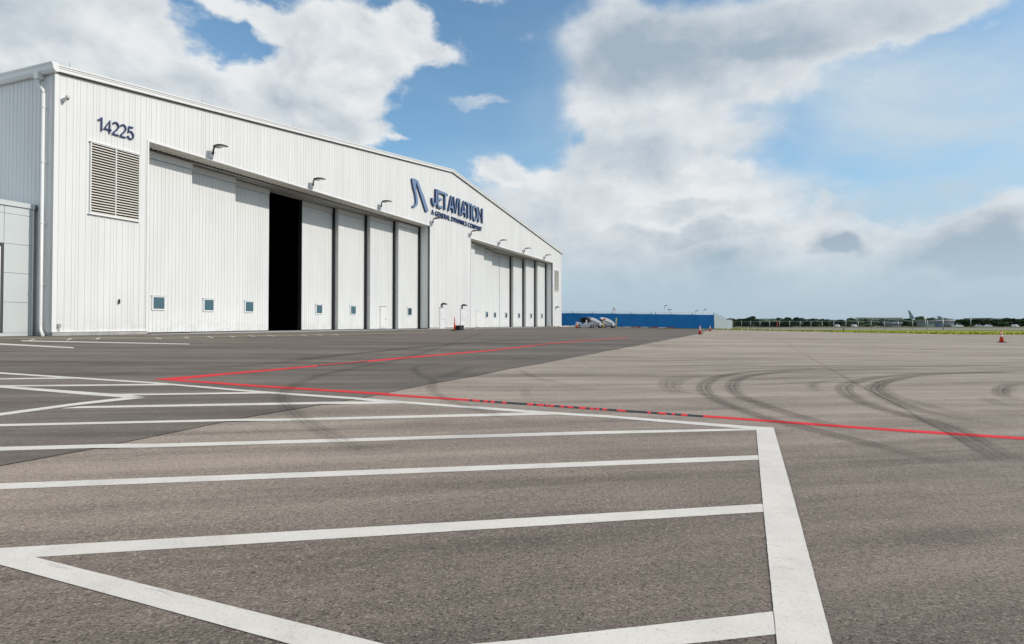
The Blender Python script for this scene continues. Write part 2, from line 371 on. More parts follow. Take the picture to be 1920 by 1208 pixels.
LUSH = grassmat('bright_verge_grass', (0.26, 0.29, 0.02), (0.33, 0.31, 0.05), (0.19, 0.20, 0.04), 1.4)
ground_o = struct(sheet('ground', [-2500, -300, 92, 132, 700, 3500], [-3000, -59.01, -58.8, -30, 0, 60, 3000], GRASS, -0.05))
apron = struct(sheet('apron', [-300, 0, 88.0], [-900, -200, -58.823, -24.9], ASPL, 0.0))
# darker newer asphalt towards the hangar, with its slightly raised edge
edge_px = [(0, 872.7), (160, 843), (300, 815), (493, 781.7), (606, 759), (716.7, 738), (813, 718), (966.7, 690), (1140, 658.3), (1308, 622.6)]
ept = [ground(*p) for p in edge_px]
print('edge', [(round(p.x, 1), round(p.y, 2)) for p in ept])
EY = -26.43
b = MB(); pts = [(-300, EY)] + [(x, EY+0.05*math.sin(x*1.7)+random.uniform(-.03, .03)) for x in range(-40, 56, 2)] + [(60, EY+.9), (91.2, EY+1.3)]
for (x0, y0), (x1, y1) in zip(pts, pts[1:]):
    ys = [None, -12, -0.0]
    b.poly([(x0, y0, gz(0, y0)+.008), (x1, y1, gz(0, y1)+.008), (x1, 0, .008), (x0, 0, .008)])
    b.poly([(x0, y0, gz(0, y0)-.002), (x1, y1, gz(0, y1)-.002), (x1, y1, gz(0, y1)+.008), (x0, y0, gz(0, y0)+.008)])
b.poly([(84.5, 0, .008), (91.2, 0, .008), (91.2, 60, .008), (84.5, 60, .008)])
b.poly([(-300, 0, .008), (0, 0, .008), (0, 80, .008), (-300, 80, .008)])
bmesh.ops.remove_doubles(b.bm, verts=b.bm.verts, dist=1e-4)
newasp = struct(b.make('new_pavement', ASPD, normals=False))
bmesh_dummy = None
# verge and airfield strips
def strip(name, m, D0, D1, lift, r0=-60, r1=900):
    b = MB(); n = 24; row = []
    for i in range(n+1):
        r = r0+(r1-r0)*i/n
        row.append([b.bm.verts.new((p.x, p.y, -1.0+lift)) for p in (CAM+FW0*D0+RT*r, CAM+FW0*D1+RT*r)])
    for a, c in zip(row, row[1:]): b.bm.faces.new((a[0], c[0], c[1], a[1]))
    return struct(b.make(name, m))
b = MB()
ve0 = [(88.0, y) for y in range(-400, -24, 8)]
rows = []
for (x, y) in ve0:
    r = []
    for k, dx in enumerate((-0.15+random.uniform(-.25, .2), 8, 20, 34, 52+random.uniform(-3, 3))):
        r.append(b.bm.verts.new((x+dx, y, gz(x+dx, y)+0.012+random.uniform(0, .05)*(k > 0))))
    rows.append(r)
for r0, r1 in zip(rows, rows[1:]):
    for i in range(4): b.bm.faces.new((r0[i], r0[i+1], r1[i+1], r1[i]))
verge = struct(b.make('grass_verge', LUSH))
TAXI = mat('pale_taxiway', (0.36, 0.33, 0.30), 0.9, 0, 0.12, 0.1)
strip('taxiway', TAXI, 158, 186, 0.015)
strip('runway', TAXI, 246, 262, 0.015)
strip('service_road', mat('road_grey', (0.22, 0.23, 0.24), 0.9), 276, 286, 0.015)
# tufts on the verge
b = MB()
for _ in range(2600):
    y = random.uniform(-150, -24.5); x = 88+abs(random.gauss(0, 1))*11+random.uniform(0, 1)
    h = random.uniform(.08, .28); a = random.uniform(0, 6.28); wd = random.uniform(.08, .25); z = gz(x, y)
    b.poly([(x-math.cos(a)*wd, y-math.sin(a)*wd, z), (x+math.cos(a)*wd, y+math.sin(a)*wd, z), (x+math.cos(a)*wd*.6+.05, y+math.sin(a)*wd*.6, z+h), (x-math.cos(a)*wd*.7, y-math.sin(a)*wd*.7, z+h*.8)])
tufts = b.make('grass_tufts', LUSH); tufts['kind'] = 'stuff'; tag(tufts, 'tufts of yellow green grass along the edge of the pavement', 'grass')

# ------------------------------------------------------------------ painted markings (parts of the apron)
def flat(name, pix, m, lift, parent=apron, sub=None):
    b = MB()
    if sub: pass
    b.poly([q+Vector((0, 0, lift+ml(q.y))) for q in (ground(x, y) for x, y in pix)])
    return b.make(name, m, parent)
def band(name, top, bot, m, lift, jit=0.0):
    """band between two picture polylines laid on the pavement; edges slightly uneven"""
    def res(pl, n):
        P = [ground(x, y) for x, y in pl]; L = [0]
        for a, c in zip(P, P[1:]): L.append(L[-1]+(c-a).length)
        out = []
        for i in range(n+1):
            s = L[-1]*i/n; k = 0
            while k < len(P)-2 and L[k+1] < s: k += 1
            f = (s-L[k])/max(1e-6, L[k+1]-L[k]); out.append(P[k].lerp(P[k+1], f))
        return out, L[-1]
    _, ln = res(top, 1); n = int(min(500, max(2, ln/0.045)))
    A, _ = res(top, n); B_, _ = res(bot, n); b = MB(); va = []; vb = []
    for a, c in zip(A, B_):
        d = (a-c).normalized()
        a = a+d*random.uniform(-jit, jit); c = c+d*random.uniform(-jit, jit)
        va.append(b.bm.verts.new((a.x, a.y, gz(a.x, a.y)+lift+ml(a.y)))); vb.append(b.bm.verts.new((c.x, c.y, gz(c.x, c.y)+lift+ml(c.y))))
    for i in range(n): b.bm.faces.new((va[i], va[i+1], vb[i+1], vb[i]))
    o = b.make(name, m, apron, normals=False)
    return o
L0 = 0.002
band('white_line', [(-300, 857), (0, 840.5), (640, 823), (1100, 809.2), (1417, 803.6)], [(-300, 863.5), (0, 847.5), (640, 829), (1100, 815), (1417.5, 807)], WPAINT, L0, .0013)
band('white_line', [(-200, 914.5), (0, 907), (500, 888.5), (1100, 866.4), (1422, 854)], [(-200, 926), (0, 918), (500, 898.5), (1100, 875), (1423, 862.6)], WPAINT, L0, .0013)
band('white_line', [(0, 1028.5), (1100, 965), (1431, 945.4)], [(66, 1045.5), (1100, 981), (1433, 960.4)], WPAINT, L0, .0013)
band('white_line', [(600, 1232), (950, 1203), (1300, 1164.4), (1449.5, 1147.3)], [(760, 1260), (1000, 1239), (1300, 1207), (1455, 1190.4)], WPAINT, L0, .0013)
band('white_line', [(0, 1028.5), (62, 1045), (716, 1208), (900, 1256)], [(-100, 1035), (0, 1060), (540, 1208), (700, 1252)], WPAINT, L0+.0012, .0013)
band('white_line', [(-300, 806), (0, 797.2), (500, 786.2), (1010, 773.5)], [(-300, 810.5), (0, 801.3), (500, 790), (1060, 777.5)], WPAINT, L0, .0013)
band('white_line', [(150, 763.5), (500, 757), (742, 752.6)], [(112, 767.8), (500, 761), (790, 756)], WPAINT, L0, .005)
band('white_line', [(185, 740.2), (300, 739.3), (505, 736)], [(215, 743.2), (300, 742), (545, 738.6)], WPAINT, L0, .005)
band('white_line', [(-100, 725.5), (0, 724), (300, 721)], [(-100, 728), (0, 726.3), (330, 723.5)], WPAINT, L0, .005)
band('white_line', [(-100, 712.5), (0, 710.8), (130, 708.6)], [(-100, 714.5), (0, 712.8), (160, 711)], WPAINT, L0, .005)
band('white_line', [(-300, 678), (0, 699.3), (287, 718), (500, 735.7), (747, 752), (1020, 772), (1140, 779.3), (1416, 800.4), (1450, 801.8)],
     [(-300, 680), (0, 702.2), (287, 720.6), (500, 739), (747, 756.2), (1020, 776.5), (1140, 783.6), (1380, 803.2), (1419, 806.8)], WPAINT, L0+.0012, .005)
band('white_line', [(-200, 704), (0, 724.5), (233, 741.5), (273, 746.2)], [(-200, 707), (0, 728.5), (175, 743), (233, 747.3)], WPAINT, L0+.0012, .005)
band('white_line', [(-200, 811), (0, 776.7), (150, 756.5), (233, 747.3)], [(-200, 818), (0, 781.8), (150, 761), (273, 747.8)], WPAINT, L0+.0024, .005)
band('white_line', [(1418, 806.6), (1426.4, 900), (1430.5, 944.6), (1450.4, 1147), (1470, 1330)], [(1450.5, 802), (1478.5, 900), (1491, 944.6), (1544.5, 1147), (1592, 1330)], WPAINT, L0+.0024, .0012)
# faint lines beside the building
band('white_line', [(0, 644.3), (138, 652)], [(0, 647), (138, 653.8)], WPAINT, L0, .0)
band('white_line', [(40, 638.8), (355, 645.2)], [(40, 640.4), (355, 646.4)], WPAINT, L0, .0)
for (a, c, yb, yt) in [(290, 303, 633.5, 636.3), (343, 354, 632, 634.7), (387, 399, 631, 633.7), (429, 441, 630.3, 632.5), (464, 478, 629.5, 631.5), (500, 513, 629, 631), (532, 545, 628.4, 630.4), (560, 575, 628, 629.8), (590, 605, 627.6, 629.2), (620, 635, 627, 628.6)]:
    flat('parking_tick', [(a, yb), (a+3.5, yb), (c+2, yt), (c-2, yt)], YPAINT if a in (532,) else WPAINT, L0)
for (a, c, yb, yt) in [(50, 64, 640, 636.5), (123, 134, 638.4, 635), (178, 186, 637, 634)]:
    flat('parking_tick', [(a, yb), (a+5, yb), (c+3, yt), (c-1, yt)], WPAINT, L0+.0012)
band('yellow_line', [(0, 635.2), (110, 634.3), (300, 632.7), (560, 628.2), (800, 623.6)], [(0, 636.4), (110, 635.4), (300, 633.6), (560, 629), (800, 624.3)], YPAINT, L0-.0006)
# red lines
band('red_line', [(286, 712.2), (427, 700.2), (597, 685.6)], [(330, 713.5), (427, 703.8), (597, 688)], RPAINT, L0, .004)
band('black_line', [(597, 685.3), (690, 677)], [(597, 687.4), (690, 679.2)], KPAINT, L0-.0006, .01)
band('red_line', [(600, 685.1), (690, 677.2)], [(600, 686.3), (690, 678.2)], RPAINT, L0, .01)
band('red_line', [(690, 676.6), (800, 667), (927, 656), (1000, 647.6)], [(690, 679.4), (800, 669.6), (927, 658), (1000, 649.2)], RPAINT, L0, .004)
band('black_line', [(1000, 648.4), (1040, 644.3)], [(1000, 649.1), (1040, 644.9)], KPAINT, L0, .01)
band('red_line', [(1000, 647.6), (1040, 643.4)], [(1000, 648.5), (1040, 644.4)], RPAINT, L0+.0012, .004)
band('red_line', [(1040, 643.4), (1085, 639.4), (1180, 633)], [(1040, 644.6), (1085, 640.4), (1180, 633.6)], RPAINT, L0, .0)
band('red_line', [(286, 712.2), (327, 712.3), (500, 724.6), (706.7, 737.4), (880, 749)], [(300, 713.5), (327, 715.5), (500, 728.2), (706.7, 741), (880, 752.6)], RPAINT, L0+.0012, .004)
lt = lambda x: 749+(x-880)*(779.0-749)/(1318-880); wd = lambda x: 3.7+(x-880)*.0008
band('black_line', [(880, lt(880)), (1318, lt(1318))], [(880, lt(880)+3.7), (1318, lt(1318)+4)], KPAINT, L0, .004)
x = 884.0
while x < 1312:
    if not (957 < x < 985 or 1165 < x < 1208 or x > 1292):
        ln = random.choice((random.uniform(4, 9), random.uniform(9, 18)))
        s_ = random.choice((-1, 1))*random.uniform(1, 5)
        flat('red_dash', [(x, lt(x)), (x+ln, lt(x+ln)), (x+ln+s_, lt(x+ln)+3.7), (x+s_, lt(x)+3.7)], RPAINT, L0+.0012)
        x += ln+random.choice((random.uniform(3, 7), random.uniform(8, 17)))
    else: x += 6
band('red_line', [(1318, 778.8), (1651, 803), (1920, 820.3), (2200, 838)], [(1318, 782.8), (1651, 807.4), (1920, 825.2), (2200, 843.5)], RPAINT, L0+.0012, .004)

# ------------------------------------------------------------------ tyre marks (parts of the apron)
def catmull(P, n=8):
    out = []
    for i in range(len(P)-1):
        p0 = P[max(i-1, 0)]; p1 = P[i]; p2 = P[i+1]; p3 = P[min(i+2, len(P)-1)]
        for k in range(n):
            t = k/n; out.append(0.5*((2*p1)+(-p0+p2)*t+(2*p0-5*p1+4*p2-p3)*t*t+(-p0+3*p1-3*p2+p3)*t**3))
    out.append(P[-1]); return out
mark_lift = [0.0055]
def tyre(pix, width, m=MARK, off=0.0, s=1.0, o=(0, 0)):
    P = catmull([ground(x/s+o[0], y/s+o[1]) for x, y in pix]); b = MB(); uvl = b.bm.loops.layers.uv.new('UVMap'); mark_lift[0] += 0.00012
    L = 0; rows = []
    for i, p in enumerate(P):
        d = (P[min(i+1, len(P)-1)]-P[max(i-1, 0)]); d.z = 0; d.normalize(); n = Vector((-d.y, d.x, 0))
        if i: L += (p-P[i-1]).length
        q = [p+n*(off-width/2), p+n*(off+width/2)]
        rows.append(([b.bm.verts.new((v.x, v.y, gz(v.x, v.y)+mark_lift[0]+ml(v.y))) for v in q], L))
    T = L
    for (r0, l0), (r1, l1) in zip(rows, rows[1:]):
        f = b.bm.faces.new((r0[0], r1[0], r1[1], r0[1]))
        e0 = min(l0, T-l0); e1 = min(l1, T-l1)
        for lp, uv in zip(f.loops, ((e0, 0), (e1, 0), (e1, 1), (e0, 1))): lp[uvl].uv = uv
    return b.make('tyre_mark', m, apron, normals=False)
Z7 = dict(s=2.3415, o=(1100, 620)); Z6 = dict(s=3.0, o=(500, 610)); Z5 = dict(s=3.0, o=(0, 610))
T1 = [(1920, 153), (1500, 157), (1050, 165), (800, 176), (650, 188), (560, 207), (512, 232), (500, 255), (530, 290), (600, 325), (700, 362), (800, 395), (950, 430), (1100, 468), (1300, 518), (1500, 570), (1700, 620), (1900, 662)]
tyre(T1, .30, MARK, .05, **Z7)
T2 = [(1050, 168), (850, 181), (720, 197), (650, 217), (625, 245), (655, 285), (740, 320), (850, 358), (1000, 402), (1120, 440), (1400, 500)]
tyre(T2, .30, MARK, .05, **Z7)
T3 = [(1920, 178), (1500, 187), (1300, 200), (1180, 218), (1112, 240), (1103, 262), (1150, 300), (1250, 340), (1400, 380), (1470, 398), (1560, 432), (1700, 515), (1830, 592), (1915, 640)]
tyre(T3, .34, MARK, .1, **Z7)
T4 = [(1920, 178), (1500, 192), (1330, 214), (1250, 237), (1238, 262), (1290, 297), (1400, 342), (1550, 374), (1700, 404), (1920, 445)]
tyre(T4, .34, MARK, .1, **Z7)
T4b = [(1400, 205), (1310, 225), (1295, 250), (1350, 290), (1480, 325), (1650, 370), (1920, 420)]
tyre(T4b, .3, MARKF, 0, **Z7)
tyre([(1990, 225), (1850, 240), (1815, 265), (1835, 290), (1920, 312), (2050, 330)], .28, MARK, 0, **Z7)
tyre([(1990, 232), (1880, 247), (1845, 270), (1870, 290), (1960, 312)], .24, MARKF, 0, **Z7)
tyre([(1840, 288), (1775, 291), (1758, 300), (1820, 326), (1920, 342), (2050, 360)], .28, MARK, 0, **Z7)
tyre([(820, 22), (900, 70), (1000, 130), (1150, 215), (1240, 265), (1380, 335), (1460, 385), (1600, 460), (1750, 550), (1900, 640)], .06, MARK, 0, **Z7)
for k in range(3): tyre([(520-40*k, 190), (430-40*k, 215), (395-30*k, 240), (420-30*k, 270), (500-30*k, 300)], .2, MARKF, 0, **Z7)
for k in range(2): tyre([(1050+k*30, 215), (990+k*20, 235), (985+k*20, 255), (1030+k*30, 285)], .2, MARKF, 0, **Z7)
for of in (0,): tyre([(1250, 30), (900, 150), (560, 230), (300, 285), (180, 332), (115, 368), (85, 402), (100, 440), (160, 500), (260, 570), (400, 640), (550, 710), (700, 765), (850, 800)], .26, MARKF, of, **Z6)
for of in (0,): tyre([(1250, 195), (1000, 215), (870, 228), (830, 245), (870, 285), (940, 320), (925, 352), (965, 392), (1050, 432), (1200, 480), (1400, 540), (1650, 600)], .22, MARKF, of, **Z6)
tyre([(1200, 225), (1000, 290), (930, 330)], .35, MARKF, 0, **Z6)
tyre([(1405, 240), (1500, 292), (1700, 335), (1900, 362)], .2, MARKF, 0, **Z6)
tyre([(1540, 325), (1465, 365), (1470, 410), (1530, 450)], .2, MARKF, 0, **Z6)
tyre([(0, 207), (300, 182), (600, 152), (1000, 112), (1500, 80), (1900, 60)], .5, MARK, 0, **Z6)
tyre([(700, 258), (1000, 248), (1300, 236), (1600, 210), (1920, 176)], .45, MARKF, 0, **Z5)
tyre([(0, 330), (300, 300), (800, 270), (1100, 248)], .3, MARKF, 0, **Z5)
tyre([(0, 610), (400, 575), (1000, 545), (1500, 500)], .3, MARKF, 0, **Z6)
tyre([(0, 720), (500, 690), (1000, 640), (1920, 600)], .25, MARKF, 0, **Z6)
tyre([(1100, 765), (1500, 735), (1920, 700)], .2, MARK, 0, **Z6)
tyre([(0, 240), (500, 280), (900, 340)], .2, MARKF, 0, **Z7)
for k in range(7):
    x0 = 60*k; tyre([(x0-60, 120+k*22), (x0+300, 112+k*22), (x0+900, 100+k*19)], .3, MARKF, 0, **Z7)

# ------------------------------------------------------------------ hangar
W = 84.5; EAVE = 13.15; PEAK = 17.9; HEADZ = 10.9; DEPTH = 62.0
O1 = (5.0, 37.25); O2 = (47.25, 79.5)
def roofz(x): return EAVE+(PEAK-EAVE)*(1-abs(x-W/2)/(W/2))
hangar = thing('hangar', 'large white metal clad aircraft hangar with low gabled roof and two wide sliding door openings', 'hangar')
RIB = 0.3048
def sheet_panel(name, x0, x1, z0, ztop, y, parent, m, rib=RIB, ribh=0.021, ribw=0.045, horiz='x', sgn=-1):
    """one metal wall sheet with pencil ribs, running along x (front) or y (side)"""
    prof = [(x0+0.004, 0.0)]; x = x0+rib*0.5
    while x < x1-ribw:
        prof += [(x-ribw/2, 0), (x-ribw/4, ribh), (x+ribw/4, ribh), (x+ribw/2, 0)]; x += rib
    prof += [(x1-0.004, 0.0)]
    b = MB(); lo = []; hi = []; bk = []
    def P(u, d, z): return (u, y+sgn*d, z) if horiz == 'x' else (y+sgn*d, u, z)
    for (u, d) in prof:
        zt = ztop(u) if callable(ztop) else ztop
        lo.append(b.bm.verts.new(P(u, d, z0))); hi.append(b.bm.verts.new(P(u, d, zt)))
    for i in range(len(prof)-1): b.bm.faces.new((lo[i], lo[i+1], hi[i+1], hi[i]))
    # turned-in edges give the sheet its thickness
    for i, u in ((0, x0+0.004), (-1, x1-0.004)):
        zt = ztop(u) if callable(ztop) else ztop
        q = [b.bm.verts.new(P(u, -0.03, z0)), b.bm.verts.new(P(u, -0.03, zt))]
        b.bm.faces.new((lo[i], hi[i], q[1], q[0]))
    return b.make(name, m, parent)
def run_sheets(x0, x1, z0, ztop, y, parent, m, wsheet=RIB*3, **k):
    n = max(1, round((x1-x0)/wsheet)); w_ = (x1-x0)/n
    for i in range(n): sheet_panel('wall_panel', x0+i*w_, x0+(i+1)*w_, z0, ztop, y, parent, m, rib=w_/3, **k)
top = lambda x: roofz(x)-0.12
BY = 0.0
run_sheets(0.06, 5.0, 0.2, top, BY, hangar, WHITE)
run_sheets(5.0, O1[1], HEADZ, top, BY, hangar, WHITE)
run_sheets(O1[1], O2[0], 0.1, top, BY, hangar, WHITE)
run_sheets(O2[0], O2[1], HEADZ, top, BY, hangar, WHITE)
run_sheets(O2[1], W-.06, 0.2, top, BY, hangar, WHITE)
# side wall facing the camera's left
run_sheets(0.06, 40.0, 0.2, EAVE-.1, 0.0, hangar, WHITE, horiz='y', sgn=-1)
# backing walls, roof, interior lining
b = MB()
b.box((0.04, 0.04, 0), (5.0, 0.25, EAVE)); b.box((O2[1], 0.04, 0), (W-.04, 0.25, EAVE)); b.box((O1[1], 0.04, 0), (O2[0], 0.25, EAVE))
for o in (O1, O2): b.box((o[0], 0.04, HEADZ+.02), (o[1], 0.25, EAVE))
b.box((0.04, 0.25, 0), (0.25, DEPTH, EAVE)); b.box((W-.25, 0.25, 0), (W-.04, DEPTH, EAVE)); b.box((0.25, DEPTH-.25, 0), (W-.25, DEPTH, EAVE))
zz = EAVE+0.001
for y0, y1 in ((0.04, 0.25), (DEPTH-.25, DEPTH)):
    P = [(0.04, zz), (W-.04, zz), (W/2, PEAK-.05)]
    b.prism([(p[0], p[1]) for p in P], (0, y0, 0), (0, 1, 0), y1-y0)
b.make('wall_lining', WHITE2, hangar)
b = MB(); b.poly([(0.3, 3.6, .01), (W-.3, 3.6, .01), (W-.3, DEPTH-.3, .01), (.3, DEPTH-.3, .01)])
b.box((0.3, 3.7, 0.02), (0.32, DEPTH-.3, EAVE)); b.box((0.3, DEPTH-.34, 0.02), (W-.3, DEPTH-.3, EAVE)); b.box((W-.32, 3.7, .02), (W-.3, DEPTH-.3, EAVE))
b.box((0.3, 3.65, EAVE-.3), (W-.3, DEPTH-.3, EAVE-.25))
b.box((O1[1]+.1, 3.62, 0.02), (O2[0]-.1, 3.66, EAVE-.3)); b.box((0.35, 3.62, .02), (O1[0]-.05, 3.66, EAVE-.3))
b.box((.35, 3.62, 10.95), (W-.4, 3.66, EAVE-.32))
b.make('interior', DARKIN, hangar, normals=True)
b = MB()
for sgn in (-1, 1):
    xa = W/2; xb = W/2+sgn*(W/2+.25); zb = EAVE-0.25*(PEAK-EAVE)/(W/2)
    b.poly([(xa, -.28, PEAK+.08), (xb, -.28, zb+.08), (xb, DEPTH+.2, zb+.08), (xa, DEPTH+.2, PEAK+.08)])
    b.poly([(xa, -.28, PEAK+.04), (xb, -.28, zb+.04), (xb, DEPTH+.2, zb+.04), (xa, DEPTH+.2, PEAK+.04)])
b.make('roof', WHITE2, hangar)
# rake trim on both slopes (two stepped bands)
for sgn in (-1, 1):
    d = Vector((sgn*(W/2+.28), 0, -(PEAK-EAVE)*(1+.28/(W/2)))); L = d.length; u = Vector((0, -1, 0)); v = Vector((0, 0, 1))
    b = MB(); b.prism([(0.05, -.20), (0.22, -.20), (0.22, -.05), (.25, -.04), (0.25, .04), (0.28, .05), (.28, .12), (.05, .12)], (W/2, 0, PEAK), d, L, u, v)
    b.make('rake_trim', TRIM, hangar)
# dark closure strip under rake (foam gap between ribs)
for sgn in (-1, 1):
    d = Vector((sgn*(W/2), 0, -(PEAK-EAVE)))
    b = MB(); b.prism([(0.034, -.245), (0.05, -.245), (0.05, -.19), (.034, -.19)], (W/2, 0, PEAK), d, d.length, Vector((0, -1, 0)), Vector((0, 0, 1)))
    b.make('closure_strip', FRAMEDK, hangar)
# ridge to eave gutter on the left side, with downspout
b = MB(); b.prism([(-.02, -.30), (-.16, -.30), (-.26, -.20), (-.30, .02), (-.34, .05), (-.34, .12), (-.02, .12)], (-.04, -.34, EAVE+.02), (0, 1, 0), DEPTH, Vector((1, 0, 0)), Vector((0, 0, 1)))
b.make('gutter', TRIM, hangar)
b = MB(); b.box((W+.04, -.34, EAVE-.28), (W+.3, DEPTH, EAVE+.14)); b.make('gutter', TRIM, hangar)
def pipe(pts, s=.075):
    b = MB()
    b.tube(pts, [s]*len(pts), 8); return b
b = pipe([(-.2, .95, 12.9), (-.2, .95, 12.35), (-.2, .62, 12.1), (-.2, .55, 11.9)], .075); ds = b.make('downspout', TRIM, hangar)
b = MB(); b.box((-.34, .78, 12.65), (-.05, 1.1, 12.95)); b.make('outlet', TRIM, ds)
b = pipe([(-.2, .55, 11.9), (-.2, .55, .55), (-.2, .53, .3), (-.24, .35, .12), (-.32, .15, .07)], .075); b.make('pipe', TRIM, ds)
for z in (2.5, 5.5, 8.5, 11.2):
    b = MB(); b.box((-.285, .47, z), (-.03, .63, z+.04)); b.make('strap', TRIM, ds)
# corner trims
for (x, sx_) in ((0, 1), (W, -1)):
    b = MB(); x0, x1 = sorted((x-sx_*.045, x+sx_*.14)); b.box((x0, -.045, .18), (x1, .0, EAVE-.15)); b.make('corner_trim', TRIM, hangar)
b = MB(); b.box((-.045, .002, .18), (0.0, .16, EAVE-.15)); b.make('corner_trim', GREYTRIM, hangar)
for x0, x1, y0 in ((-0.02, 5.0, -.05), (O1[1], O2[0], -.05), (O2[1], W+.02, -.05)):
    b = MB(); b.box((x0, y0, 0.02), (x1, .04, .2)); b.make('base_curb', CONC, hangar)
    b = MB(); b.box((x0, y0-.03, .2), (x1, .0, .235)); b.make('base_flashing', TRIM, hangar)
b = MB(); b.box((-.05, 0.05, 0.02), (.04, 40, .2)); b.make('base_curb', CONC, hangar)
# opening trims, jambs, soffits
for oi, (a, c) in enumerate((O1, O2)):
    b = MB(); b.box((a-.10, -.045, .2), (a, -.002, HEADZ+.09)); b.make('jamb_trim', TRIM, hangar)
    b = MB(); b.box((c, -.045, .2), (c+.10, -.002, HEADZ+.09)); b.make('jamb_trim', TRIM, hangar)
    b = MB(); b.box((a, -.045, HEADZ-.01), (c, -.002, HEADZ+.09)); b.make('head_trim', TRIM, hangar)
    # return walls of the door pocket, ribbed, one sheet per metre
    for k in range(4):
        sheet_panel('jamb_panel', 0.03+k*.9, .03+(k+1)*.9, 0.1, HEADZ, c, hangar, WHITE2, rib=.3, horiz='y', sgn=-1)
        sheet_panel('jamb_panel', 0.03+k*.9, .03+(k+1)*.9, 0.1, HEADZ, a, hangar, WHITE2, rib=.3, horiz='y', sgn=1)
    # soffit sheets with ribs across
    n = 33; w_ = (c-a)/n
    for i in range(n):
        b = MB(); x0 = a+i*w_
        b.box((x0+.008, .0, HEADZ), (x0+w_-.008, 1.12, HEADZ+.02))
        for j in range(3):
            xx = x0+w_*(j+.5)/3; b.box((xx-.03, .01, HEADZ-.035), (xx+.03, 1.12, HEADZ-.001))
        b.make('soffit_panel', SOFFIT, hangar)
    b = MB(); b.box((a, 1.125, HEADZ-.05), (c, 1.17, HEADZ+.12)); b.make('soffit_edge', BLACK, hangar)
    # overhead track beams, one per door line
    for k, yy in enumerate((1.45, 2.0, 2.55, 3.1)):
        b = MB(); b.box((a, yy-.10, HEADZ-.06), (c, yy+.14, HEADZ+.25)); b.make('door_track', GREYTRIM, hangar)
    b = MB(); b.box((a, 1.18, HEADZ+.26), (c, 3.6, HEADZ+.3)); b.make('track_ceiling', GREYTRIM, hangar)
    b = MB(); b.box((a, -.35, -.02), (c, 3.6, .020)); b.make('threshold', CONC, hangar)
    for k, yy in enumerate((1.45, 2.0, 2.55, 3.1)):
        b = MB(); b.box((a, yy, .033), (c, yy+.06, .045)); b.make('floor_rail', GALV, hangar)

REC = (1.30, 1.85, 2.40, 2.95); LW = (O1[1]-O1[0])/8
def window(px0, px1, py0, py1, y, leaf):
    p0 = hit(px0, py1, 1, y); p1 = hit(px1, py0, 1, y)
    return (p0.x, p1.x)
def sliding_door(x0, x1, y, feature=None, fx=None, lead=None, trailing=None):
    """feature: 'window' or 'door'; lead: side (-1 left, +1 right) of the visible end"""
    ZT = HEADZ-.10
    b = MB(); b.box((x0+.01, y+.035, .07), (x1-.01, y+.36, ZT)); d = b.make('sliding_door', WHITE2, hangar)
    n = 4; w_ = (x1-x0)/n
    for i in range(n):
        p = sheet_panel('wall_panel', x0+i*w_, x0+(i+1)*w_, .1, ZT-.42, y+.03, d, WHITE2, rib=w_/4, ribw=.04)
    b = MB(); b.box((x0, y-.02, ZT-.42), (x1, y+.034, ZT)); b.make('header_band', WHITE, d)
    b = MB(); b.box((x0, y-.03, ZT-.435), (x1, y-.0, ZT-.42)); b.make('drip_edge', mat('shadow_gap', (.16, .17, .18), .7), d)
    b = MB(); b.box((x0+.02, y+.02, .035), (x1-.02, y+.05, .1)); b.make('bottom_sweep', BLACK, d)
    if lead:
        xe = x0 if lead < 0 else x1; s_ = -1 if lead < 0 else 1
        aa, cc = sorted((xe, xe+s_*.012)); b = MB(); b.box((aa, y+.0, .07), (cc, y+.36, ZT-.0)); b.make('end_channel', GREYTRIM, d)
    if trailing:
        b = MB(); b.box((x1-.16, y-.19, .06), (x1-.01, y+.0, ZT+.02)); b.make('leaf_gap_shade', BLACK, d)  # black strip standing in for the dark gap between leaves
    if feature == 'window':
        zc = 1.84; hw, hh = .44, .42
        b = MB(); yy = y-.045
        for q in (((fx-hw, zc-hh), (fx-hw+.075, zc+hh)), ((fx+hw-.075, zc-hh), (fx+hw, zc+hh)), ((fx-hw+.075, zc-hh), (fx+hw-.075, zc-hh+.075)), ((fx-hw+.075, zc+hh-.075), (fx+hw-.075, zc+hh))):
            b.box((q[0][0], yy, q[0][1]), (q[1][0], y+.028, q[1][1]))
        b.make('window_frame', TRIM, d)
        b = MB(); b.box((fx-hw-.05, yy-.03, zc+hh+.0), (fx+hw+.05, y+.02, zc+hh+.03)); b.make('drip_cap', GREYTRIM, d)
        b = MB(); b.box((fx-hw+.075, y-.015, zc-hh+.075), (fx+hw-.075, y-.005, zc+hh-.075)); b.make('window_pane', GLASS, d)
    if feature == 'door':
        b = MB(); b.box((fx-.5, y-.025, .12), (fx+.5, y+.0, 2.25)); b.make('service_door', WHITE, d)
        b = MB(); b.box((fx-.58, y-.09, 2.27), (fx+.58, y+.0, 2.31)); b.make('drip_cap', GREYTRIM, d)
        b = MB(); b.box((fx+.34, y-.07, 1.0), (fx+.42, y-.026, 1.12)); b.make('door_handle', GALV, d)
        b = MB(); b.box((fx-.5, y-.035, .12), (fx+.5, y-.026, .3)); b.make('kick_plate', GREYTRIM, d)
    return d
cx = lambda px, y: hit(px, 590, 1, y).x
X = [O1[0]+LW*i for i in range(9)]
sliding_door(X[0]+.02, X[1], REC[0], 'window', cx(297, REC[0]))
sliding_door(X[1]-.1, X[2], REC[1], 'window', cx(391, REC[1]))
sliding_door(X[2]-.1, X[3]-.25, REC[2], 'window', cx(467, REC[2]))
sliding_door(X[2]-.6, X[3]-.35, REC[3])
d5 = sliding_door(X[4], X[5], REC[3], 'window', cx(598.3, REC[3]), lead=-1, trailing=True)
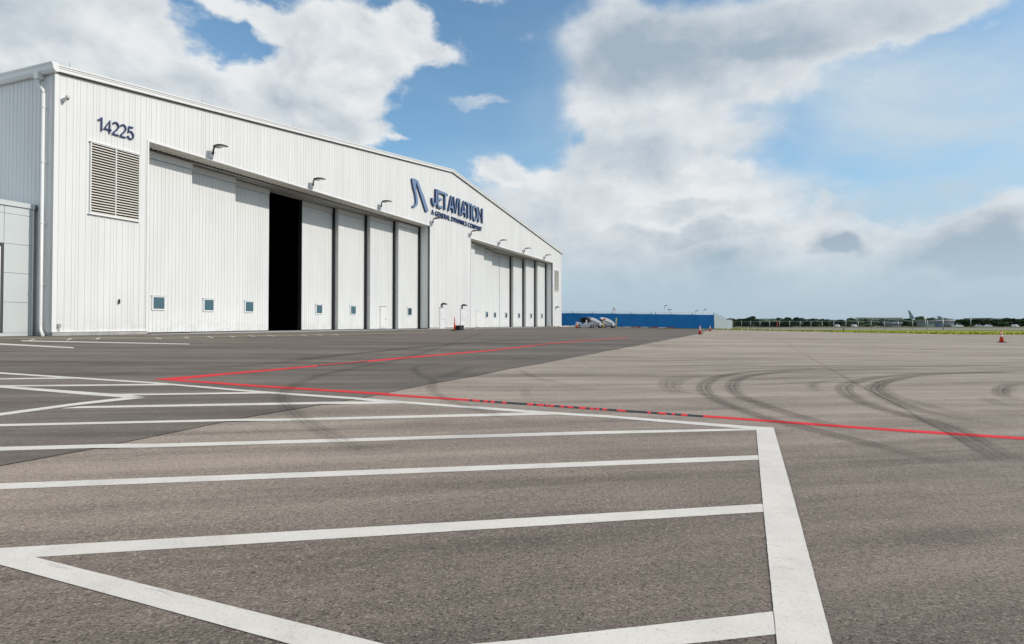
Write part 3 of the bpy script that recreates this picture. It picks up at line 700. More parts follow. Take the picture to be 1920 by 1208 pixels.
b = MB(); b.box((X[4]-.10, REC[3]+.0, .06), (X[4]-.015, REC[3]+.34, HEADZ-.1)); b.make('meeting_seal', BLACK, d5)
sliding_door(X[5], X[6], REC[2], 'window', cx(662, REC[2]), lead=-1, trailing=True)
sliding_door(X[6], X[7], REC[1], 'door', cx(718.4, REC[1]), lead=-1, trailing=True)
sliding_door(X[7], X[8]-.02, REC[0], 'window', cx(768, REC[0]), lead=-1, trailing=True)
X = [O2[0]+LW*i for i in range(9)]
sliding_door(X[0]+.02, X[1], REC[0], 'window', X[0]+1.1)
sliding_door(X[1]-.1, X[2], REC[1], 'door', cx(896, REC[1]))
sliding_door(X[2]-.1, X[3], REC[2], 'window', cx(912.7, REC[2]))
sliding_door(X[3]-.1, X[4]-.03, REC[3], 'window', cx(927.8, REC[3]))
d5 = sliding_door(X[4]+.03, X[5], REC[3], 'window', cx(948.9, REC[3]), lead=-1, trailing=True)
sliding_door(X[5], X[6], REC[2], 'window', cx(973, REC[2]), lead=-1, trailing=True)
sliding_door(X[6], X[7], REC[1], 'window', cx(995.6, REC[1]), lead=-1, trailing=True)
sliding_door(X[7], X[8]-.02, REC[0], 'window', cx(1016, REC[0]), lead=-1, trailing=True)

# louvers
SLAT = None
def louver(x0, x1, z0, z1, nsec=2):
    global SLAT
    b = MB(); fw = .05
    b.box((x0, -.10, z0), (x0+fw, -.0, z1)); b.box((x1-fw, -.10, z0), (x1, -.0, z1)); b.box((x0+fw, -.10, z1-fw), (x1-fw, 0, z1)); b.box((x0+fw, -.10, z0), (x1-fw, 0, z0+fw))
    b.box(((x0+x1)/2-fw/2, -.10, z0+fw), ((x0+x1)/2+fw/2, 0, z1-fw)); b.box((x0-.05, -.13, z1), (x1+.05, 0, z1+.03)); b.box((x0-.08, -.12, z0-.04), (x1+.02, 0, z0-.002))
    lv = b.make('louver', TRIM, hangar)
    b = MB(); b.box((x0+.02, -.036, z0+.02), (x1-.02, -.034, z1-.02)); b.make('louver_shade_back', BLACK, lv)  # black sheet paints the shade between the slats
    n = 26; p = (z1-z0-2*fw)/n; ln = (x1-x0-3*fw)/2
    b = MB(); b.prism([(-.098, -.006), (-.094, -.014), (-.045, p*.30), (-.045, p*.38)], (0, 0, 0), (1, 0, 0), ln, Vector((0, 1, 0)), Vector((0, 0, 1)))
    first = b.make('louver_slat', mat('louver_cream', (0.74, 0.70, 0.62), .5), lv)
    me = first.data; first.location = (x0+fw, 0, z0+fw+.02)
    for s_ in range(2):
        for i in range(n):
            if s_ == 0 and i == 0: continue
            link('louver_slat', me, lv, (x0+fw+s_*(ln+fw), 0, z0+fw+.02+i*p))
    return lv
louver(1.70, 4.42, 6.28, 9.98)
louver(80.4, 82.7, 6.2, 9.75)
# service doors on the pier, flush handle on the left bay, small boxes
for px in (828.3, 866.5):
    fx = hit(px, 600, 1, 0).x
    b = MB(); b.box((fx-.5, -.075, .05), (fx+.5, -.036, 2.3)); d = b.make('service_door', mat('door_white', (0.76, .765, .765), .4), hangar)
    b = MB(); b.box((fx-.12, -.09, .9), (fx+.02, -.076, 1.9)); b.make('window_slit', GREYTRIM, d)
    b = MB(); b.box((fx+.36, -.13, 1.0), (fx+.43, -.076, 1.1)); b.make('door_handle', GALV, d)
    b = MB(); b.box((fx-.6, -.12, 2.33), (fx+.6, -.03, 2.38)); b.make('drip_cap', GREYTRIM, d)
b = MB(); b.box((3.31, -.10, 1.68), (3.36, -.036, 1.93)); b.box((3.28, -.12, 1.72), (3.33, -.10, 1.88)); b.make('door_handle', FIXT, hangar)
# lightning rods on the rake
for xx in (.6, 8.5, 16.5, 24.5, 32.5, 41.5, 50, 58, 66, 74, 83.5):
    b = MB(); b.tube([(xx, -.1, roofz(xx)+.12), (xx, -.1, roofz(xx)+.52)], [.02, .006], 6); b.make('lightning_rod', GALV, hangar)

# ------------------------------------------------------------------ signs
def glyph_mesh(txt, depth, bold=0.0, space=1.0):
    cu = bpy.data.curves.new('t', 'FONT'); cu.body = txt; cu.extrude = depth/2; cu.offset = bold; cu.space_character = space
    cu.resolution_u = 6
    ob = bpy.data.objects.new('t', cu); COL.objects.link(ob)
    dg = bpy.context.evaluated_depsgraph_get(); me = bpy.data.meshes.new_from_object(ob.evaluated_get(dg)); bpy.data.objects.remove(ob); bpy.data.curves.remove(cu)
    return me
def lettering(parent, name, txt, x0, x1, z0, z1, yb, depth, face, side, bold=0.0, space=1.0, split=True):
    """channel letters standing proud of the wall plane: text fitted to the given width and height"""
    full = glyph_mesh(txt, depth, bold, space)
    xs = [v.co.x for v in full.vertices]; ys = [v.co.y for v in full.vertices]
    sx_ = (x1-x0)/(max(xs)-min(xs)); mnx = min(xs); mny = min(ys); sz_ = (z1-z0)/(max(ys)-mny)
    bm = bmesh.new(); bm.from_mesh(full); bpy.data.meshes.remove(full)
    bmesh.ops.remove_doubles(bm, verts=bm.verts, dist=1e-5)
    for v in bm.verts:
        x, y, z = v.co; v.co = Vector((x0+(x-mnx)*sx_, yb-depth/2-z, z0+(y-mny)*sz_))
    bm.normal_update()
    for f in bm.faces: f.material_index = 0 if abs(f.normal.y) > .7 else 1
    # split loose islands into letters
    seen = set(); isl = []
    for f in bm.faces:
        if f in seen: continue
        st = [f]; comp = []; seen.add(f)
        while st:
            g = st.pop(); comp.append(g)
            for e in g.edges:
                for h in e.link_faces:
                    if h not in seen: seen.add(h); st.append(h)
        isl.append(comp)
    if not split: isl = [[f for c in isl for f in c]]
    for comp in isl:
        me = bpy.data.meshes.new(name); vs = {}; V_ = []; Fc = []; Mi = []
        for f in comp:
            idx = []
            for v in f.verts:
                if v not in vs: vs[v] = len(V_); V_.append(tuple(v.co))
                idx.append(vs[v])
            Fc.append(idx); Mi.append(f.material_index)
        me.from_pydata(V_, [], Fc); me.materials.append(face); me.materials.append(side)
        for p, i in zip(me.polygons, Mi): p.material_index = i
        me.update(); bm2 = bmesh.new(); bm2.from_mesh(me); bmesh.ops.recalc_face_normals(bm2, faces=bm2.faces); bm2.to_mesh(me); bm2.free()
        link(name, me, parent)
    bm.free()
def stroke_path(P, w_):
    """closed outline of a mitred stroke"""
    P = [Vector((p[0], p[1])) for p in P]; Lf = []; Rt = []
    closed = (P[0]-P[-1]).length < 1e-6
    if closed: P = P[:-1]
    n = len(P)
    for i in range(n):
        a = P[(i-1) % n] if (i or closed) else None; c = P[(i+1) % n] if (i < n-1 or closed) else None
        d1 = (P[i]-a).normalized() if a is not None else None; d2 = (c-P[i]).normalized() if c is not None else None
        if d1 is None: d1 = d2
        if d2 is None: d2 = d1
        n1 = Vector((-d1.y, d1.x)); n2 = Vector((-d2.y, d2.x)); m_ = (n1+n2); m_ = m_.normalized() if m_.length > 1e-4 else n1
        k = min(2.2, 1/max(.3, m_.dot(n1)))
        Lf.append(P[i]+m_*w_/2*k); Rt.append(P[i]-m_*w_/2*k)
    return Lf, Rt, closed
def arc(cx_, cy_, rx_, ry_, a0, a1, n=12): return [(cx_+rx_*math.cos(math.radians(a0+(a1-a0)*i/n)), cy_+ry_*math.sin(math.radians(a0+(a1-a0)*i/n))) for i in range(n+1)]
GL = {'J': [[(1, 1.0), (1, .30)]+arc(.5, .30, .5, .30, 0, -180)[1:]+[(0, .36)]], 'E': [[(1, 1), (0, 1), (0, 0), (1, 0)], [(0, .5), (.9, .5)]], 'T': [[(0, 1), (1, 1)], [(.5, 1), (.5, 0)]],
      'A': [[(0, 0), (.5, 1), (1, 0)], [(.18, .3), (.82, .3)]], 'V': [[(0, 1), (.5, 0), (1, 1)]], 'I': [[(.5, 1), (.5, 0)]], 'O': [arc(.5, .5, .5, .5, 0, 360, 28)], 'N': [[(0, 0), (0, 1), (1, 0), (1, 1)]],
      '1': [[(.66, 1.0), (.66, 0)], [(.05, .74), (.36, .80), (.60, .93)]], '4': [[(.78, 0), (.78, 1.0), (0, .26), (1.05, .26)]], '2': [arc(.48, .73, .48, .27, 165, -20)+[(.62, .40), (.2, .18), (0, 0), (1, 0)]],
      '5': [[(.95, 1), (.22, 1), (.08, .53)]+arc(.46, .32, .52, .32, 120, -160)]}
def stroke_letter(parent, name, ch, x0, x1, z0, z1, w_, yb, dp, face, side):
    b = MB(); hw = w_/2
    vert_ = {'T', 'E', 'N', 'J', 'O', 'I', '5', '2', '4', '1'}
    for si, st in enumerate(GL[ch]):
        bx = (x0+hw, x1-hw); tz = (z0+(hw if ch in 'EOJ25' else 0), z1-(hw if ch in 'ETO52' else 0))
        P = [(bx[0]+(bx[1]-bx[0])*u, tz[0]+(tz[1]-tz[0])*v) for u, v in st]
        if ch == 'T' and si == 0: P = [(x0, P[0][1]), (x1, P[1][1])]
        if ch == 'E' and si == 0: P[0] = (x1, P[0][1]); P[3] = (x1, P[3][1])
        if ch in 'AVN' and len(P) > 2: pass
        Lf, Rt, closed = stroke_path(P, w_)
        if ch in 'AVN4':
            cl = lambda q: Vector((q.x, min(z1, max(z0, q.y))))
            Lf = [cl(q) for q in Lf]; Rt = [cl(q) for q in Rt]
        yf = yb-dp-si*.004; n = len(Lf)
        V_ = [[b.bm.verts.new((q.x, yy, q.y)) for q in S_] for S_ in (Lf, Rt) for yy in (yf, yb)]
        for i in range(n if closed else n-1):
            j_ = (i+1) % n
            for q, mi in (((V_[0][i], V_[0][j_], V_[2][j_], V_[2][i]), 0), ((V_[1][i], V_[3][i], V_[3][j_], V_[1][j_]), 1), ((V_[0][i], V_[1][i], V_[1][j_], V_[0][j_]), 1), ((V_[2][i], V_[2][j_], V_[3][j_], V_[3][i]), 1)):
                f = b.bm.faces.new(q); f.material_index = mi
        if not closed:
            for i in (0, n-1):
                f = b.bm.faces.new((V_[0][i], V_[1][i], V_[3][i], V_[2][i])); f.material_index = 1
    return b.make(name, [face, side], parent)
num = thing('building_number', 'navy blue street number on the white wall above the big louver', 'number sign')
for ch, xa, xb in (('1', 2.03, 2.40), ('4', 2.39, 2.81), ('2', 2.84, 3.23), ('2', 3.26, 3.64), ('5', 3.68, 4.07)):
    stroke_letter(num, 'digit', ch, xa, xb, 10.68, 11.41, .072, -.04, .05, NAVY, NAVY)
sign = thing('company_sign', 'blue channel letter company sign with curved logo high on the gable', 'sign')
S6 = lambda x, y: (760+x/10.065, 320+y/10.065)
Ll = [(122, 150), (150, 143), (190, 155), (203, 200), (204, 300), (215, 400), (235, 500), (242, 580), (236, 640), (215, 680), (175, 700), (140, 690), (140, 664), (165, 663), (190, 638), (202, 590), (198, 520), (180, 430), (155, 330), (135, 230)]
Lr = [(190, 156), (226, 176), (250, 210), (272, 270), (310, 370), (350, 470), (400, 610), (447, 770), (400, 786), (370, 720), (322, 580), (272, 430), (232, 300), (204, 214)]
for pl in (Ll, Lr):
    pts = [hit(*S6(*p), 1, -.19) for p in pl]; b = MB()
    ctr = [pts[len(pts)-1-i] for i in range(len(pts))]; pts = [p.lerp(min((q for q in ctr if (q-p).length > .18), key=lambda q: (q-p).length), .10) for p in pts]
    A = [b.bm.verts.new((p.x, -.19, p.z)) for p in pts]; B_ = [b.bm.verts.new((p.x, -.06, p.z)) for p in pts]
    f = b.bm.faces.new(A); f.material_index = 0
    f = b.bm.faces.new(B_[::-1]); f.material_index = 1
    for i in range(len(A)):
        f = b.bm.faces.new((A[i], B_[i], B_[(i+1) % len(A)], A[(i+1) % len(A)])); f.material_index = 1
    b.make('logo_stroke', [SIGNLIT, NAVY], sign)
for ch, xa, xb in (('J', 37.3, 38.40), ('E', 38.50, 39.62), ('T', 39.66, 40.86), ('A', 41.02, 42.42), ('V', 42.22, 43.56), ('I', 43.66, 44.08), ('A', 44.2, 45.58), ('T', 45.42, 46.74), ('I', 46.82, 47.2), ('O', 47.3, 48.82), ('N', 48.95, 50.35)):
    stroke_letter(sign, 'letter', ch, xa, xb, 13.10, 14.98, .26 if ch not in 'AV' else .25, -.06, .20, SIGNLIT, NAVY)  # lit copy on the faces, navy on the returns as their shade
a = hit(*S6(505, 790), 1, -.15); c = hit(*S6(1465, 1090), 1, -.15)
print('tag', a.x, c.x, hit(*S6(535, 735), 1, -.15).z, hit(*S6(535, 830), 1, -.15).z, hit(*S6(1450, 1060), 1, -.15).z, hit(*S6(1450, 1135), 1, -.15).z)
lettering(sign, 'tagline', 'A GENERAL DYNAMICS COMPANY', 37.42, 50.3, 12.14, 12.68, -.05, .08, NAVY, NAVY, 0.006, 1.05, split=True)

# ------------------------------------------------------------------ floodlights over the doors
def floodlight(x, label):
    t = thing('floodlight', label, 'floodlight', (x, 0, 11.0), 0, 'floodlights along the top of the hangar doors')
    b = MB(); b.box((-.13, -.16, 0), (.13, -.036, .42)); b.make('junction_box', TRIM, t)
    b = MB(); b.tube([(0, -.22, .25), (0, -.22, .55), (0, -.30, .66), (0, -.45, .70)], [.055, .055, .05, .05], 8); b.make('arm', FIXT, t)
    b = MB(); b.prism([(.36, .66), (.50, .76), (.85, .78), (1.22, .72), (1.24, .68), (1.15, .66), (.80, .68), (.5, .64)], (-.22, 0, 0), (1, 0, 0), .44, Vector((0, -1, 0)), Vector((0, 0, 1))); h = b.make('lamp_head', FIXT, t)
    b = MB(); b.box((-.16, -1.1, .655), (.16, -.6, .667)); b.make('lens', LENS, h)
    return t
lampx = [9.24, 18.62, 27.9, 37.55, 46.95, 55.8, 65.3, 74.9]
lbl = ['dark floodlight nearest the street number, above the first door panels', 'dark floodlight above the black open gap between the doors', 'dark floodlight on the header between the open gap and the blue logo',
       'dark floodlight at the left top of the pier, below the start of the sign lettering', 'dark floodlight at the right top of the pier below the end of the sign',
       'dark floodlight over the left half of the far opening, first past the pier', 'dark floodlight over the middle of the far opening, next after the one past the pier', 'dark floodlight farthest along the hangar, near its right corner']
for x_, l_ in zip(lampx, lbl): floodlight(x_, l_)
def wall_light(x, z, label):
    t = thing('wall_light', label, 'wall light', (x, 0, z), 0, 'small wall lights above the service doors')
    b = MB(); b.box((-.09, -.10, -.22), (.09, -.036, .12)); b.make('mount', FIXT, t)
    b = MB(); b.prism([(.08, .0), (.12, .16), (.3, .22), (.62, .10), (.64, .0), (.5, .0)], (-.17, 0, 0), (1, 0, 0), .34, Vector((0, -1, 0)), Vector((0, 0, 1))); b.make('lamp_hood', FIXT, t)
wall_light(hit(828, 570, 1, 0).x, 2.66, 'small black wall light over the left service door of the pier')
wall_light(hit(866, 572, 1, 0).x, 2.66, 'small black wall light over the right service door of the pier')
wall_light(hit(1042, 585, 1, 0).x, 3.35, 'small black wall light near the far right corner of the hangar')
t = thing('security_camera', 'small white security camera high on the wall by the hangar corner', 'camera', (0.38, 0, 11.7))
b = MB(); b.box((-.06, -.10, -.10), (.06, -.036, .08)); b.make('mount', TRIM, t)
b = MB(); b.tube([(0, -.08, .05), (0.0, -.32, .12)], .028, 8); b.make('bracket', TRIM, t)
b = MB(); b.tube([(0, -.32, .16), (0, -.32, .06), (0, -.32, -.02)], [.10, .10, .05], 10); b.make('dome', mat('camera_shell', (.6, .6, .6), .3), t)
b = MB(); b.tube([(0, -.32, -.02), (0, -.32, -.07)], [.06, .03], 10); b.make('lens', BLACK, t)
t = thing('electrical_box', 'small grey outlet box low on the wall at the hangar corner', 'box', (0.28, 0, .52))
b = MB(); b.box((-.07, -.10, -.09), (.07, -.036, .09)).bevel(.01); b.make('housing', GALV, t)
b = MB(); b.tube([(0, -.07, -.09), (0, -.07, -.28)], .02, 8); b.make('conduit', GALV, t)

# ------------------------------------------------------------------ office annexe against the side wall
ax = thing('office_annexe', 'low pale grey panelled office annexe against the left side of the hangar', 'annexe')
YA = 1.2; XR = -0.18
b = MB(); b.box((-22, YA+.06, 0.02), (XR-.02, 30, 6.2)); b.make('annexe_wall', GREYTRIM, ax)
b = MB(); b.box((XR, YA+.14, .02), (-.045, 29, 6.2)); b.make('joint_cover', mat('joint_shade_grey', (.30, .34, .37), .5), ax)  # darker grey paints the shade of the set-back reveal
b = MB(); b.box((-22.1, YA-.07, 6.235), (XR+.02, 30, 6.47)); b.make('parapet_cap', ANNEX, ax)
b = MB(); b.box((XR+.021, YA-.05, 6.24), (-.045, 29, 6.46)); b.make('parapet_end', mat('joint_dark', (.09, .11, .13), .5), ax)
zs = [0.17, 1.64, 3.04, 4.43, 5.86, 6.23]
for (z0, z1) in zip(zs, zs[1:]):
    for j in range(10):
        x1_ = XR-.07-j*1.2; x0_ = x1_-1.2
        if j and j % 4 and z0 < 4.0: continue
        b = MB(); b.box((x0_+.009, YA, z0+.009), (x1_-.009, YA+.05, z1-.009)); b.make('cladding_panel', ANNEX, ax)
b = MB(); b.box((XR-.065, YA-.03, .03), (XR, YA+.06, 6.232)); b.make('edge_trim', TRIM, ax)
b = MB(); b.box((-22, YA-.01, .02), (XR-.066, YA+.06, .165)); b.make('base_panel', ANNEX, ax)
for k in range(2):
    xb = XR-.07-1.2-k*4.8; xa = xb-3.6
    b = MB(); b.box((xa, YA-.03, .17), (xa+.12, YA+.05, 4.42)); b.box((xb-.14, YA-.0, .17), (xb-.01, YA+.05, 4.42)); b.box((xa+.12, YA-.03, 4.3), (xb-.14, YA+.05, 4.42)); b.box(((xa+xb)/2-.04, YA-.03, .17), ((xa+xb)/2+.04, YA+.05, 4.3))
    wf = b.make('window', FRAMEDK, ax)
    b = MB(); b.box((xa+.12, YA+.01, .17), ((xa+xb)/2-.04, YA+.03, 4.3)); b.make('pane', GLASS, wf)
    b = MB(); b.box(((xa+xb)/2+.04, YA+.01, .17), (xb-.14, YA+.03, 4.3)); b.make('pane', GLASS, wf)
    b = MB(); b.box((xb-.24, YA-.06, .17), (xb-.16, YA-.01, 4.25)); b.make('mullion', TRIM, wf)

# ------------------------------------------------------------------ cones
def cone(p, h, label, rz=0.2):
    t = thing('traffic_cone', label, 'traffic cone', p, rz, 'orange traffic cones with white bands')
    k = h/.9
    b = MB(); b.box((-.21*k, -.21*k, 0), (.21*k, .21*k, .05*k)).bevel(.02*k); b.make('base', PLASTIC, t)
    def rr(z): return k*(.15-(.15-.03)*(z-.05)/.85)
    def ring(n, z0, z1, m, gr=0.0):
        b = MB(); b.tube([(0, 0, z0*k), (0, 0, z1*k)], [rr(z0)+gr, rr(z1)+gr], 16); b.make(n, m, t)
    ring('body', .05, .90, ORANGE); ring('reflective_band', .42, .56, REFL, .004*k); ring('reflective_band', .64, .76, REFL, .004*k)
    return t
def gp(px, py): return ground(px, py, .0)
cA = gp(1312.5, 627.3); cA.z += .009; cB = gp(1331.5, 621.3); cB.z += .009
cone(cA, .88, 'orange traffic cone standing on the edge of the dark pavement, nearest the blue fence corner')
cone(cB, .78, 'small orange traffic cone just in front of the blue fence corner post')
cone(gp(1878, 642.5), .92, 'lone orange traffic cone far out on the pale pavement at the right', .5)
# post and bin by the pier
pd = ground(852.5, 620.5, .009)
t = thing('delineator_post', 'tall thin orange delineator post with white bands at the pier', 'delineator post', pd)
b = MB(); b.box((-.45, -.2, 0), (.2, .2, .08)).bevel(.02); b.make('base', PLASTIC, t)
b = MB(); b.tube([(0, 0, .08), (0, 0, 1.15)], [.09, .06], 12); b.make('post', ORANGE, t)
for z in (.78, .98):
    b = MB(); b.tube([(0, 0, z), (0, 0, z+.09)], [.078, .076], 12); b.make('reflective_band', REFL, t)
b = MB(); b.tube([(0, 0, 1.15), (0, 0, 1.22), (0, 0, 1.26)], [.06, .03, .05], 12); b.make('handle', ORANGE, t)
pb_ = ground(861, 619.5, .009)
t = thing('storage_tub', 'squat black plastic tub on the ground right of the delineator post', 'tub', pb_)
b = MB(); b.prism([(-.42, 0), (.42, 0), (.5, .42), (-.5, .42)], (0, -.3, 0), (0, 1, 0), .6); b.bevel(.03); b.make('body', PLASTIC, t)
b = MB(); b.box((-.53, -.33, .42), (.53, .33, .49)).bevel(.02); b.make('lid', PLASTIC, t)

# ------------------------------------------------------------------ blue screened fence beyond the hangar
XF = 91.5; FH = 2.55
fence_b = thing('blue_fence', 'long fence covered in blue screen fabric beyond the hangar corner', 'fence', (0, 0, 0))
posts_px = [1074, 1110.5, 1147, 1183, 1221, 1229, 1258, 1298, 1338.5]
ys = [hit(p, 600, 0, XF).y for p in posts_px]
allys = [8.0, 4.6]+ys
for yv in allys:
    z0 = gz(XF, yv); b = MB(); b.tube([(XF, yv, z0-.1), (XF, yv, z0+FH+.05)], .055, 8); b.box((XF-.03, yv-.03, z0+FH+.05), (XF+.03, yv+.03, z0+FH+.38)); b.make('post', BLUEPOST, fence_b)
for y0, y1 in zip(allys, allys[1:]):
    za, zb = gz(XF, y0), gz(XF, y1); b = MB(); n = 6
    for i in range(n):
        f0, f1 = i/n, (i+1)/n; ya, yb2 = y0+(y1-y0)*f0, y0+(y1-y0)*f1
        s0 = .03*math.sin(math.pi*f0)*random.uniform(.4, 1.6); s1 = .03*math.sin(math.pi*f1)
        b.poly([(XF-.07-s0, ya, gz(XF, ya)+.05), (XF-.07-s1, yb2, gz(XF, yb2)+.05), (XF-.07, yb2, gz(XF, yb2)+FH-.02-.03*math.sin(math.pi*f1)), (XF-.07, ya, gz(XF, ya)+FH-.02-.03*math.sin(math.pi*f0))])
    b.make('screen_panel', BLUEF, fence_b)
b = MB()
for dz in (FH, FH+.18, FH+.32): b.tube([(XF, allys[0], gz(XF, allys[0])+dz), (XF, 0, dz), (XF, allys[-1], gz(XF, allys[-1])+dz)], .03 if dz == FH else .012, 5)
b.make('top_rail', GALV, fence_b)
# return leg, pale mesh, running away from the corner
yc = allys[-1]
fence_g = thing('chain_link_fence', 'pale screened chain link fence running away from the blue fence corner', 'fence', (0, 0, 0))
gx = [XF+.15+i*6.5 for i in range(15)]
for i, x_ in enumerate(gx):
    z0 = gz(x_, yc); b = MB(); b.tube([(x_, yc, z0-.1), (x_, yc, z0+FH)], .06, 8); b.tube([(x_, yc, z0+FH), (x_, yc-.3, z0+FH+.35)], .02, 5); b.make('post', GALV, fence_g)
for x0, x1 in zip(gx, gx[1:]):
    b = MB(); b.poly([(x0, yc-.07, gz(x0, yc)+.05), (x1, yc-.07, gz(x1, yc)+.05), (x1, yc-.07, gz(x1, yc)+FH), (x0, yc-.07, gz(x0, yc)+FH)])
    b.make('screen_panel', PALEF, fence_g)
b = MB()
for k in range(3):
    b.tube([(x_, yc-.1*k-.08, gz(x_, yc)+FH+.12+.1*k) for x_ in gx], .02, 4)
b.make('barbed_wire', GALV, fence_g)

# far airfield fence: posts one by one, mesh as one stretch
fence_f = thing('airfield_fence', 'low see-through chain link fence crossing the airfield in front of the trees', 'fence', (0, 0, 0))
P1 = at(1711, 150, -1.0); P2 = at(1374, 195, -1.0); nsp = 16
MESH = mat('fence_mesh', (0.30, 0.32, 0.33), .6, .3, alpha=0.03)
pp = [P2.lerp(P1, i/nsp) for i in range(-6, nsp+2)]
for p in pp:
    b = MB(); b.tube([(0, 0, 0), (0, 0, 2.25)], .05, 6); b.tube([(0, 0, 2.25), (.15, 0, 2.55)], .03, 4); b.make('post', GALV, fence_f, p)
for a, c in zip(pp, pp[1:]):
    b = MB(); b.poly([a, c, c+Vector((0, 0, 2.2)), a+Vector((0, 0, 2.2))]); b.make('mesh_panel', MESH, fence_f)
b = MB(); b.tube([pp[0]+Vector((0, 0, 2.2)), pp[-1]+Vector((0, 0, 2.2))], .035, 5); b.make('top_rail', GALV, fence_f)
pe = at(1768, 148, -1.0)
t = thing('fence_pole', 'taller grey pole on the grass at the right end of the airfield fence', 'pole', pe)
b = MB(); b.tube([(0, 0, 0), (0, 0, 2.75)], .10, 8); b.make('shaft', GALV, t); b = MB(); b.tube([(0, 0, 2.75), (0, 0, 2.85)], [.14, .05], 8); b.make('cap', GALV, t)
pe = ground(1582, 620, 0)
t = thing('marker_post', 'short dark post standing in the bright grass verge', 'post', pe)
b = MB(); b.tube([(0, 0, 0), (0, 0, .62)], .09, 8); b.make('shaft', mat('dark_post', (.04, .05, .03), .8), t); b = MB(); b.tube([(0, 0, .62), (0, 0, .68)], [.11, .04], 8); b.make('cap', FIXT, t)
# slim pole near 1820 px
pe = at(1820, 230, -1.0)
t = thing('utility_pole', 'slim pale pole in front of the round green trees at the right', 'pole', pe)
b = MB(); b.tube([(0, 0, 0), (0, 0, 4.1)], .13, 8); b.make('shaft', GALV, t)
b = MB(); b.box((-.3, -.06, 3.9), (.3, .06, 4.0)); b.make('crossarm', GALV, t)

# ------------------------------------------------------------------ ramp vehicles by the blue fence
def wheel(parent, x, y, r, wdt=.22):
    b = MB(); b.tube([(x, y-wdt/2, r), (x, y-wdt/2+.03, r), (x, y+wdt/2-.03, r), (x, y+wdt/2, r)], [r*.86, r, r, r*.86], 18); wv = b.make('wheel', BLACK, parent)
    b = MB(); b.tube([(x, y-wdt/2-.012, r), (x, y+wdt/2+.012, r)], [r*.48, r*.48], 12); b.make('rim', GALV, wv)
# local frame: x along vehicle to the picture right, y away from the camera
VD = math.radians(-90+12)
def vehicle_pos(px, py):
    p = ground(px, py, .009); return p
def scale_at(p): return (p-CAM).dot(FW0)/F   # metres per photo pixel
pv = vehicle_pos(1096, 615.6); ms = scale_at(pv)
rzv = math.atan2(RT.y, RT.x)
t = thing('baggage_tug', 'low grey open tug with white seat and black canopy parked by the blue fence', 'tug', pv, rzv)
LX = 13.5*ms
b = MB(); b.prism([(-1.35, .22), (-1.38, .62), (-1.25, .80), (-.5, .78), (-.45, .62), (.2, .60), (.3, .85), (1.25, .88), (1.3, .3), (1.2, .2)], (0, -.6, 0), (0, 1, 0), 1.2); b.bevel(.03); b.make('body', CARTG, t)
b = MB(); b.prism([(-1.33, .805), (-1.2, .93), (-.62, .90), (-.55, .785)], (0, -.55, 0), (0, 1, 0), 1.1); b.make('hood', CARTW, t)
b = MB(); b.box((-.1, -.5, .62), (.3, .5, .78)); b.box((.2, -.5, .78), (.34, .5, 1.32)); b.bevel(.04); b.make('seat', CARTW, t)
b = MB(); b.prism([(-.62, 1.55), (-.2, 1.66), (.95, 1.66), (1.0, 1.60), (-.6, 1.5)], (0, -.62, 0), (0, 1, 0), 1.24); b.make('canopy', BLACK, t)
b = MB()
for sy in (-.56, .56): b.tube([(-.75, sy, .8), (-.55, sy, 1.52)], .03, 6); b.tube([(.9, sy, .85), (.85, sy, 1.62)], .03, 6)
b.make('roof_post', BLACK, t)
b = MB(); b.box((-.56, .5, .85), (.85, .54, 1.55)); b.make('side_curtain', BLACK, t)
b = MB(); b.tube([(-.5, 0, .75), (-.3, 0, 1.05)], .03, 6); b.tube([(-.33, -.16, 1.0), (-.26, 0, 1.1), (-.33, .16, 1.0)], .025, 6); b.make('steering_wheel', BLACK, t)
for wx in (-.95, 1.12):
    for wy in (-.55, .55): wheel(t, wx, wy, .28)
def pod(px, py, label, red):
    p = vehicle_pos(px, py)+Vector((1.2 if red is None else 0, 0, 0)); p = vehicle_pos(px, py)
    t = thing('ground_power_cart', label, 'ground power cart', p, rzv, 'rounded white service carts by the blue fence')
    prof = [(-1.45, .35), (-1.62, 1.66), (-1.3, 1.74), (-.6, 1.66), (.1, 1.42), (.6, 1.10), (.88, .72), (.92, .48), (.6, .46), (.1, .35)]
    b = MB(); b.prism([(-1.45, .35), (-1.6, 1.42), (-.2, 1.16), (.2, .82), (.3, .40)], (0, -.60, 0), (0, 1, 0), 1.2); b.make('body', CARTG, t)
    shell = [(-1.62, 1.50), (-1.68, 1.78), (-1.25, 1.76), (-.6, 1.62), (-.05, 1.36), (.42, 1.02), (.72, .66), (.74, .46), (.16, .46), (.02, .78), (-.42, 1.06), (-.95, 1.26)]
    b = MB(); b.prism(shell, (0, -.68, 0), (0, 1, 0), 1.36); b.bevel(.04, 2); b.make('shell', CARTW, t)
    b = MB(); b.prism([(-1.62, 1.49), (-1.45, .5), (-1.32, .5), (-1.48, 1.47)], (0, -.66, 0), (0, 1, 0), 1.32); b.make('windscreen_post', BLACK, t)
    b = MB(); b.box((-1.2, -.635, .62), (-.35, -.605, 1.05)); b.make('side_panel', mat('panel_grey', (.42, .43, .44), .4), t)
    b = MB(); b.box((.02, -.70, .68), (.24, -.685, .80)); b.make('vent', BLACK, t)
    for wx in (-1.05, .38):
        for wy in (-.52, .52): wheel(t, wx, wy, .33, .26)
    b = MB(); b.box((-1.3, -.55, .22), (.6, .55, .36)); b.make('chassis', BLACK, t)
    return t
pod(1120.5, 615.2, 'rounded white service cart behind the grey tug', None)
pod(1144.5, 615.4, 'rounded white service cart beside the tall yellow bollard', True)
p = ground(1082, 615.8, .009)
cone(p, 1.0, 'orange traffic cone in front of the nose of the grey tug', .1)
